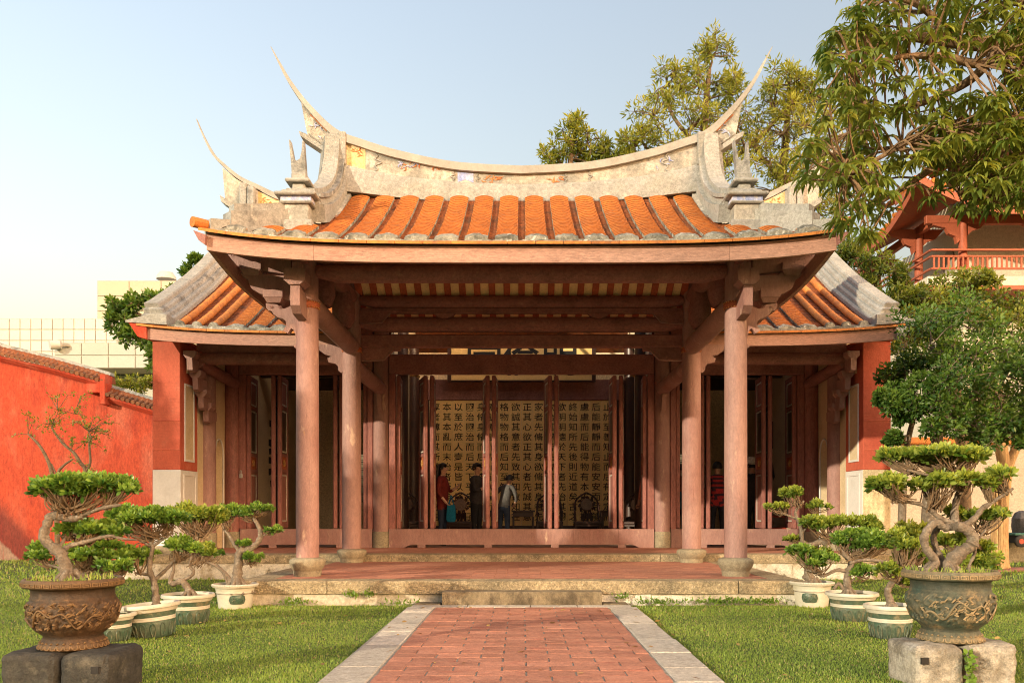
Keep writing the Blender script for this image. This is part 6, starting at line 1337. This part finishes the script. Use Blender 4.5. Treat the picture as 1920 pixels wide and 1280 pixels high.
tree('mango_tree', 'loose yellow green tree behind the right ridge tail, nearest the dark mango branch', P(1470, 957, D_ + 1), [([P(1460, 957, D_ + 1), P(1455, 500, D_ + 1), P(1470, 300, D_ + 1), P(1480, 180, D_ + 1)], .35, .08), ([P(1465, 350, D_), P(1530, 260, D_), P(1560, 200, D_)], .14, .04), ([P(1465, 340, D_), P(1410, 270, D_)], .12, .04)],
     [blob(1480, 160, D_, 52, 32), blob(1450, 195, D_, 50, 36), blob(1525, 175, D_, 45, 36), blob(1470, 250, D_, 66, 44), blob(1530, 245, D_, 50, 44), blob(1430, 300, D_, 56, 44), blob(1510, 320, D_, 66, 44), blob(1450, 360, D_, 60, 34), blob(1560, 300, D_, 40, 50), blob(1530, 390, D_, 60, 40)], L_tree, .24, 66, .24, 0, 22, twr=.035, tone=.5, nsub=11, group='trees behind the hall')
tree('mango_tree', 'small loose green tree showing above the middle right of the ridge', P(1075, 957, D_), [([P(1075, 957, D_), P(1070, 500, D_), P(1068, 330, D_), P(1075, 250, D_)], .25, .06), ([P(1070, 340, D_), P(1150, 290, D_)], .1, .03), ([P(1070, 330, D_), P(1035, 285, D_)], .08, .03)],
     [blob(1080, 238, D_, 28, 18), blob(1060, 262, D_, 40, 22), blob(1100, 272, D_, 36, 22), blob(1035, 290, D_, 26, 20), blob(1080, 298, D_, 50, 18), blob(1160, 292, D_, 42, 20), blob(1128, 285, D_, 22, 16)], L_tree, .25, 42, .24, 0, 23, twr=.03, tone=.3, nsub=9, group='trees behind the hall')
d2 = 24
tree('leafy_tree', 'dark leafy tree between the pale building and the left end of the hall', P(285, 957, d2), [([P(330, 957, d2), P(325, 700, d2), P(318, 600, d2), P(345, 520, d2)], .16, .04), ([P(320, 640, d2), P(280, 600, d2), P(240, 580, d2)], .07, .025), ([P(322, 680, d2), P(280, 640, d2)], .06, .025)],
     [blob(286, 556, d2, 24, 12), blob(225, 572, d2, 26, 13), blob(255, 572, d2, 30, 13), blob(218, 600, d2, 20, 17), blob(248, 606, d2, 26, 16), blob(236, 628, d2, 26, 12), blob(278, 640, d2, 20, 14), blob(290, 668, d2, 14, 22), blob(352, 510, d2, 10, 9), blob(366, 488, d2, 9, 7), blob(330, 560, d2, 20, 20)], L_dark, .17, 40, .42, 0, 24, twr=.02, tone=.55, nsub=9, group='trees behind the hall')
tree('hedge_shrub', 'sunlit green shrub seen over the low end of the red wall', P(250, 957, 40), [([P(250, 957, 40), P(250, 740, 40)], .15, .05)], [blob(225, 716, 40, 26, 12), blob(262, 718, 40, 26, 14), blob(290, 715, 40, 20, 16)], L_lit, .2, 45, .4, 0, 25, twr=.02, tone=.6)
# small leaved trees at the right end of the hall
d3 = 12.0
tree('orange_jasmine_tree', 'dense dark green small leaved tree in front of the right end pier', P(1745, 1095, d3), [([P(1748, 1099, d3), P(1742, 980, d3), P(1750, 880, d3), P(1762, 800, d3), P(1790, 700, d3)], .13, .05), ([P(1690, 1095, d3 + .2), P(1692, 950, d3 + .2), P(1700, 840, d3 + .2), P(1720, 760, d3)], .07, .03), ([P(1765, 800, d3), P(1830, 740, d3), P(1870, 700, d3)], .07, .03)],
     [blob(1745, 650, d3, 72, 50), blob(1700, 700, d3, 48, 48), blob(1725, 745, d3 - .3, 55, 40), blob(1790, 700, d3 - .5, 75, 60), blob(1850, 660, d3, 70, 60), blob(1870, 740, d3, 66, 60), blob(1690, 770, d3 - .2, 32, 24), blob(1760, 780, d3 - .4, 60, 36), blob(1830, 800, d3, 66, 44), blob(1890, 810, d3 + .2, 46, 40), blob(1930, 720, d3, 60, 90), blob(1660, 745, d3 - .2, 18, 14), blob(1790, 600, d3 + .3, 90, 46), blob(1675, 820, d3 - .2, 16, 12)], L_dark, .062, 150, .55, 0, 26, 'bark', .35, 'trees at the right end of the hall', .012, .45, 12)
d4 = 15.5
tree('orange_jasmine_tree', 'yellow green sunlit tree behind the dark tree, below the tower balcony', P(1800, 1060, d4), [([P(1810, 1066, d4), P(1805, 850, d4), P(1790, 700, d4), P(1780, 560, d4)], .14, .05), ([P(1800, 700, d4), P(1870, 600, d4)], .07, .03), ([P(1795, 680, d4), P(1710, 580, d4)], .07, .03)],
     [blob(1790, 540, d4, 56, 36), blob(1730, 560, d4, 46, 34), blob(1690, 590, d4, 36, 40), blob(1840, 570, d4, 60, 36), blob(1780, 600, d4, 70, 40), blob(1700, 640, d4, 40, 40), blob(1880, 620, d4, 60, 44), blob(1840, 530, d4, 30, 24), blob(1930, 600, d4, 44, 50), blob(1660, 590, d4, 24, 20)], L_lit, .085, 100, .5, 0, 27, 'twig', .5, 'trees at the right end of the hall', .014, .5, 11)
d5 = 26
tree('leafy_tree', 'hazy green tree behind the white verge of the right roof slope', P(1640, 957, d5), [([P(1640, 957, d5), P(1640, 700, d5), P(1635, 560, d5)], .2, .06), ([P(1640, 650, d5), P(1700, 540, d5)], .08, .03)],
     [blob(1610, 500, d5, 40, 40), blob(1650, 510, d5, 40, 36), blob(1580, 470, d5, 26, 26), blob(1650, 560, d5, 50, 36), blob(1700, 520, d5, 30, 30), blob(1690, 570, d5, 40, 40)], L_lit, .17, 70, .34, 0, 28, twr=.02, tone=.3, nsub=11, group='trees at the right end of the hall')
# peeling golden trunk at the far right
M['peel'] = mat('peeling_bark', (.50, .33, .15), (.34, .20, .09), 9, .9, 1.2, 22, 0, [((.16, .10, .05), 7, .52, .64, .8)], (1, 1, .22))
d6 = 15.6
tp = thing('peeling_tree', 'slender tree with peeling golden trunk right of the bronze dragon pot', 'tree', P(1877, 1062, d6), 'trees at the right end of the hall')
MB().tube(smoothpts([P(1876, 1064, d6), P(1874, 1000, d6), P(1878, 930, d6), P(1884, 880, d6), P(1870, 800, d6), P(1872, 720, d6)], 5), [.17, .15, .145, .15, .14, .15, .14, .13, .14, .13, .13, .12, .13, .12, .12, .11, .11, .11, .11, .10, .10, .09, .09, .08, .08, .08], 12).build('trunk', M['peel'], tp, 50)
MB().tube(smoothpts([P(1884, 890, d6), P(1905, 840, d6), P(1930, 790, d6)], 5), [.09, .09, .09, .08, .08, .08, .07, .07, .07, .06, .06], 9).build('limb', M['peel'], tp, 50)
for i in range(9):
    a = i * .7; pp = [P(1876 + 13 * math.cos(a), y, d6 + .15 * math.sin(a)) for y in (1062, 1000, 945, 900)]; MB().tube(pp, [.03, .022, .02, .012], 5).build('bark_strip', M['peel'], tp, 50)
rr2 = np.random.default_rng(40); n = 2600; u = norm(rr2.normal(size=(n, 3))); cc = np.array(P(1905, 720, d6)) + u * rr2.uniform(.4, 1, n)[:, None] * np.array([.9, .8, 1.0]); leaves('crown', cc, u + rr2.normal(size=(n, 3)) * .6, rr2.normal(size=(n, 3)), rr2.uniform(.06, .11, n), .5, L_dark, tp, rr2.uniform(.1, .8, n))
def shrub(label, px, py, d, blobs, m, ll, seed, tone=.5, npr=90):
    return tree('garden_shrub', label, P(px, py, d), [([P(px, py, d), P(px, py - 40, d)], .02, .012)], [blob(*b) for b in blobs], m, ll, npr, .5, 0, seed, 'twig', tone, None, .006, .5, 8)
shrub('bright yellow green shrub at the foot of the right pier', 1705, 1080, 11.6, [(1700, 1010, 11.6, 24, 26), (1725, 1000, 11.6, 22, 24), (1735, 1035, 11.6, 26, 24), (1695, 1045, 11.6, 22, 22)], L_lit, .07, 31, .6)
shrub('low green shrub behind the looping bonsai trunk', 1830, 1085, 10.8, [(1820, 1030, 10.8, 26, 20), (1850, 1045, 10.8, 24, 18), (1790, 1050, 10.8, 26, 18)], L_bon_r, .07, 32, .5)
shrub('glossy green shrub low beside the left bonsai group', 262, 1060, 13.2, [(250, 1035, 13.2, 16, 12), (275, 1038, 13.2, 18, 12)], L_bon, .07, 33, .4)
# nearly bare sapling in front of the red wall
sp = thing('bare_sapling', 'nearly bare sapling with tiny yellow leaves against the red wall', 'tree', P(110, 1058, 16.2)); d7 = 16.2; FZ = (0, 480, 3.0475); rs = random.Random(77); tips = []
def zp(x, y): return P(FZ[0] + x / FZ[2], FZ[1] + y / FZ[2], d7)
stems = [([(330, 1760), (325, 1500), (300, 1260), (275, 1170), (225, 1080), (160, 1015)], .055, .02), ([(330, 1500), (330, 1260), (360, 1200), (415, 1160)], .04, .015), ([(335, 1270), (310, 1220), (295, 1185)], .02, .01), ([(480, 1760), (485, 1400), (490, 1230), (460, 1180), (420, 1120), (360, 1070), (300, 985), (310, 950)], .05, .014), ([(490, 1230), (515, 1180), (510, 1080), (518, 1030), (500, 990)], .03, .012)]
for i, (pp, r0, r1) in enumerate(stems):
    q = smoothpts([zp(*p) for p in pp], 4); MB().tube(q, [r0 + (r1 - r0) * j / (len(q) - 1) for j in range(len(q))], 7).build('trunk' if i == 0 else 'stem', M['twig'], sp, 60)
tw = MB(); C_ = []
for (x, y, n) in ((160, 1015, 5), (300, 960, 12), (505, 1000, 16), (515, 1060, 9), (490, 1220, 4), (410, 1120, 5), (420, 900, 6), (330, 880, 5)):
    for j in range(n):
        a = zp(x, y); e = zp(x + rs.uniform(-130, 150), y + rs.uniform(-130, 60)); e.y += rs.uniform(-.4, .4); m_ = a.lerp(e, .5) + Vector((0, 0, rs.uniform(.0, .15))); tw.tube([a, m_, e], [.007, .005, .002], 4)
        for k in range(16): t_ = rs.uniform(.3, 1); C_.append(a.lerp(m_, t_ * 2) if t_ < .5 else m_.lerp(e, t_ * 2 - 1))
tag(tw.build('twigs', M['twig'], sp, 60), kind='stuff'); C_ = np.array([tuple(q) for q in C_]); n = len(C_); C_ += rng.normal(size=(n, 3)) * .025
leaves('tiny_leaves', C_, rng.normal(size=(n, 3)) + [0, 0, .5], rng.normal(size=(n, 3)), rng.uniform(.03, .065, n), .5, L_lit, sp, rng.uniform(.4, 1, n))

# ---------------------------------------------------------------- mango branch overhanging from the right
mt = thing('mango_tree', 'large dark mango tree with long drooping leaves overhanging from the right', 'tree', (7.2, 7.6, 0))
def mp(px, py, d=7.3): return P(px, py, d)
limbs = [([(7.2, 7.6, 0), (7.15, 7.6, 2.0), (7.0, 7.5, 4.0), (6.9, 7.4, 5.6)], .26, .16), ([(6.9, 7.4, 4.8), mp(2150, 90), mp(1960, 60), mp(1850, 82), mp(1760, 75), mp(1690, 70), mp(1630, 95)], .12, .022), ([(7.0, 7.5, 4.2), mp(2100, 200, 7.6), mp(1920, 225, 7.6), mp(1830, 240, 7.5), mp(1780, 290, 7.4), mp(1720, 335, 7.4), mp(1650, 380, 7.3)], .09, .018), ([mp(1900, 90, 7.2), mp(1840, 120, 7.0), mp(1760, 105, 6.9), mp(1670, 110, 6.9), mp(1600, 135, 7)], .05, .014), ([mp(1870, 95, 7.2), mp(1820, 150, 7.4), mp(1740, 190, 7.6), mp(1660, 210, 7.7), mp(1590, 250, 7.8)], .05, .014), ([mp(1830, 235, 7.5), mp(1740, 250, 7.2), mp(1660, 290, 7), mp(1590, 330, 7)], .04, .012), ([mp(1780, 290, 7.4), mp(1790, 350, 7.3), mp(1830, 380, 7.3)], .03, .012), ([mp(1960, 60, 7.3), mp(1900, -20, 7.2), mp(1820, -60, 7)], .06, .02), ([mp(1800, 78, 7.3), mp(1720, 10, 7.2), mp(1640, -10, 7.1)], .04, .012), ([(6.9, 7.4, 5.4), (7.4, 7.2, 7.2), (7.2, 7.4, 8.6)], .12, .04), ([(6.9, 7.5, 5.0), (8.4, 8.2, 6.4), (9.2, 8.6, 7.0)], .10, .03)]
allp = []
for i, (pp, r0, r1) in enumerate(limbs):
    q = smoothpts([Vector(p) for p in pp], 5); allp += q if i else q[-3:]; m_ = len(q); MB().tube(q, [r0 + (r1 - r0) * (j / (m_ - 1)) ** .8 for j in range(m_)], 9).build('trunk' if i == 0 else 'limb', M['mbark'] if 'mbark' in M else M.setdefault('mbark', mat('mango_bark', (.26, .16, .085), (.17, .10, .055), 8, .85, .8, 40)), mt, 60)
outl = [(1590, -40), (1570, 50), (1545, 95), (1548, 190), (1525, 260), (1500, 325), (1530, 380), (1575, 440), (1640, 462), (1672, 415), (1665, 380), (1720, 350), (1745, 320), (1800, 290), (1830, 300), (1815, 340), (1850, 370), (1900, 400), (1990, 420), (2060, 300), (2060, -80)]
def inside(x, y, pl):
    c = False; j = len(pl) - 1
    for i in range(len(pl)):
        if (pl[i][1] > y) != (pl[j][1] > y) and x < (pl[j][0] - pl[i][0]) * (y - pl[i][1]) / (pl[j][1] - pl[i][1]) + pl[i][0]: c = not c
        j = i
    return c
rm = random.Random(55); ros = []
while len(ros) < 560:
    x, y = rm.uniform(1490, 2060), rm.uniform(-80, 465)
    if not inside(x, y, outl): continue
    if 1640 < x < 1850 and 90 < y < 340 and rm.random() < .5: continue
    ros.append(P(x, y - 14, rm.uniform(6.5, 8.3)))
while len(ros) < 640:
    x, y = rm.uniform(1740, 1960), rm.uniform(240, 400)
    if (x - 1740) / 220 + rm.random() * .8 > .75 or y < 330: ros.append(P(x, y - 10, rm.uniform(6.6, 8.0)))
for i in range(150): ros.append(Vector((rm.gauss(8.0, 1.2), rm.gauss(7.8, 1.0), rm.uniform(5.2, 9.2))))
tw = MB(); C_, A_, U_, L_, T_ = [], [], [], [], []
rn = np.random.default_rng(8)
for p in ros:
    a = min(allp, key=lambda q: (q - p).length); m_ = a.lerp(p, .5) + Vector((rm.uniform(-.08, .08), rm.uniform(-.08, .08), rm.uniform(-.05, .12)))
    tw.tube(smoothpts([a, m_, p], 3), [.012, .011, .010, .009, .008, .007, .006], 5); n = rm.randint(9, 14); ph = rm.random() * 6; young = rm.random() < .10; tb_ = rm.gauss(.36, .14)
    for j in range(n):
        an = ph + j * 2.4; C_.append(tuple(p + Vector((0, 0, -.012 * (j % 4))))); A_.append((math.cos(an), math.sin(an), rm.uniform(-.55, .35))); U_.append((rm.uniform(-.2, .2), rm.uniform(-.2, .2), 1)); L_.append(rm.uniform(.09, .205)); T_.append(min(1, max(0, (.85 if young else tb_) + rm.gauss(0, .14))))
tag(tw.build('twigs', M['mbark'], mt, 60), kind='stuff'); leaves('crown', np.array(C_), np.array(A_), np.array(U_), np.array(L_),   .245, L_mango, mt, np.array(T_), 1.1, .25)
# broad shade tree at the left of the court, just outside the picture; it keeps the low sun off the left columns
tree('shade_tree', 'broad leafy shade tree left of the lawn beyond the picture edge', (-12.6, 3.2, 0), [([(-12.6, 3.2, 0), (-12.5, 3.2, 1.6), (-12.6, 3.3, 3.2), (-12.7, 3.3, 4.6)], .24, .12), ([(-12.55, 3.2, 2.6), (-13.3, 4.4, 3.6), (-14.2, 5.6, 4.4)], .12, .04), ([(-12.55, 3.2, 2.8), (-11.9, 2.2, 3.6), (-11.6, 1.6, 4.3)], .1, .04)],
     [((-11.5, 1.9, 4.7), (.8, .8, .9)), ((-12.3, 2.7, 5.0), (.9, .9, 1.0)), ((-13.0, 3.7, 5.0), (.9, .9, 1.1)), ((-13.8, 4.7, 5.2), (.9, .9, 1.2)), ((-14.6, 5.8, 5.4), (.9, .9, 1.3)), ((-15.2, 6.8, 5.6), (.9, .9, 1.3)), ((-12.6, 3.4, 3.4), (1.0, 1.0, .7)), ((-13.9, 5.0, 3.5), (1.0, 1.0, .8))], L_dark, .15, 300, .45, 0, 71, 'bark', .4, None, .02, .3, 14)
# ---------------------------------------------------------------- short lawn grass
def grass(n, y0, y1, half, ln, wd, seed, keep):
    r = np.random.default_rng(seed); u = r.uniform(0, 1, n); y = y0 * (y1 / y0) ** u if keep == 'near' else r.uniform(y0, y1, n); x = r.uniform(-1, 1, n) * (half * y + .4)
    ok = np.ones(n, bool)
    ok &= ~((np.abs(x) < KW + .012 + .03 * np.sin(y * 9)) & (y < 9.33)); ok &= ~((np.abs(x) < 1.22) & (y < 9.55)); ok &= ~((np.abs(x) < TX + .01) & (y > TF + .005)); ok &= ~(y > TB) | (np.abs(x) > 6.45)
    ok &= ~((y > 18.25) & (x < -7.9)); ok &= ~((x > 7.1) & (((y > 14.85) & (y < 15.95)) | ((y > 22.5))))
    for (px, py, rr_) in ((288, 1191, .17), (353, 1167, .17), (441, 1139, .17), (1669, 1194, .17), (1597, 1162, .17), (1522, 1136, .17)):
        d = EYE * F / (py - VY); bx = (px - VX) * d / F; ok &= ((x - bx) ** 2 + (y - d) ** 2) > rr_ ** 2
    x, y = x[ok], y[ok]; n = len(x); a = r.uniform(0, 6.283, n); h = r.uniform(.6, 1.3, n) * ln; lean = r.uniform(.25, 1.5, n)
    patch = .5 + .5 * np.sin(x * 2.3 + 1.7 * np.sin(y * 1.9)) * np.sin(y * 2.9 + x * 1.1); h = h * (.8 + .4 * patch)
    dx, dy = np.cos(a), np.sin(a); sx_, sy_ = -dy, dx; w_ = wd * r.uniform(.7, 1.3, n); c1 = np.cos(lean * .6); s1 = np.sin(lean * .6); c2 = np.cos(lean); s2 = np.sin(lean)
    b = np.stack([x, y, np.full(n, -.002)], 1); S_ = np.stack([sx_ * w_ / 2, sy_ * w_ / 2, np.zeros(n)], 1); m1 = b + np.stack([dx * s1 * h * .5, dy * s1 * h * .5, c1 * h * .5], 1); tp = m1 + np.stack([dx * s2 * h * .5, dy * s2 * h * .5, c2 * h * .5], 1)
    v = np.stack([b - S_, b + S_, m1 + S_, m1 - S_, tp], 1).reshape(-1, 3); o = (np.arange(n) * 5)[:, None]
    f = np.concatenate([o + np.array([[0, 1, 2]]), o + np.array([[0, 2, 3]]), o + np.array([[3, 2, 4]])]); tone = np.clip(r.normal(.30, .2, n) + .25 * (patch - .5) + (r.random(n) < .07) * .9, 0, 1)
    return v, f, np.repeat(tone, 5)
gv = []; gf = []; gt = []; off = 0
for args in ((300000, 4.7, 9.7, .64, .021, .0046, 1, 'near'), (80000, 8.6, 13.2, .66, .032, .0075, 2, 'far'), (45000, 13, 24, .66, .055, .016, 3, 'far')):
    v, f, t_ = grass(*args); gv.append(v); gf.append(f + off); gt.append(t_); off += len(v)
go = fast_mesh('grass', np.concatenate(gv), np.concatenate(gf), L_grass, None, np.concatenate(gt), 3); tag(go, 'short green lawn grass on both sides of the path', 'grass', kind='stuff')
# weeds and stray leaves along the foot of the terrace and stones
r = np.random.default_rng(91); C_ = []; A_ = []
for (x, y, z, s, n) in ((-1.95, 9.5, .1, .05, 60), (-1.75, 9.51, .11, .04, 50), (-2.6, 9.48, .02, .12, 120), (-1.35, 9.46, .02, .12, 80), (1.55, 9.48, .02, .16, 160), (2.3, 9.47, .03, .2, 260), (2.75, 9.46, .03, .15, 160), (1.15, 9.5, .08, .05, 40)):
    C_.append(np.stack([x + r.normal(size=n) * s, np.full(n, y) + r.normal(size=n) * .015, z + np.abs(r.normal(size=n)) * .03], 1)); A_.append(r.normal(size=(n, 3)) * .6 + [0, -.4, .8])
C_ = np.concatenate(C_); n = len(C_); o = leaves('weeds', C_, np.concatenate(A_), r.normal(size=(n, 3)), r.uniform(.025, .06, n), .4, L_bon, None, r.uniform(.2, .9, n)); tag(o, 'small weeds sprouting along the foot of the terrace', 'weeds', kind='stuff')
n = 90; x0 = (1793.5 - VX) * 5.23 / F; C_ = np.stack([x0 + r.normal(size=n) * .012, np.full(n, 5.07) + r.uniform(-.02, .05, n), r.uniform(.0, .23, n)], 1); o = leaves('creeper', C_, r.normal(size=(n, 3)) + [0, -.8, .2], r.normal(size=(n, 3)), r.uniform(.02, .045, n), .8, L_bon, None, r.uniform(.3, .9, n)); tag(o, 'round leaved creeper growing between the two pale stones', 'creeper', kind='stuff')

# fallen leaves on the lawn, the path and the terrace
M['dry_leaf'] = leafmat('dry_leaf', (.16, .075, .025), (.38, .27, .09), .15, .7)
n = 170; x = r.uniform(-4.2, 4.2, n); y = r.uniform(5.0, 9.4, n); z = np.where(np.abs(x) < KW, .040, .024); C_ = np.stack([x, y, z], 1); a = r.uniform(0, 6.283, n)
o = leaves('fallen_leaves', C_, np.stack([np.cos(a), np.sin(a), r.uniform(-.05, .25, n)], 1), r.normal(size=(n, 3)) * .3 + [0, 0, 1], r.uniform(.025, .075, n), .42, M['dry_leaf'], None, r.uniform(0, 1, n)); tag(o, 'scattered dry brown leaves on the lawn and path', 'leaves', kind='stuff')
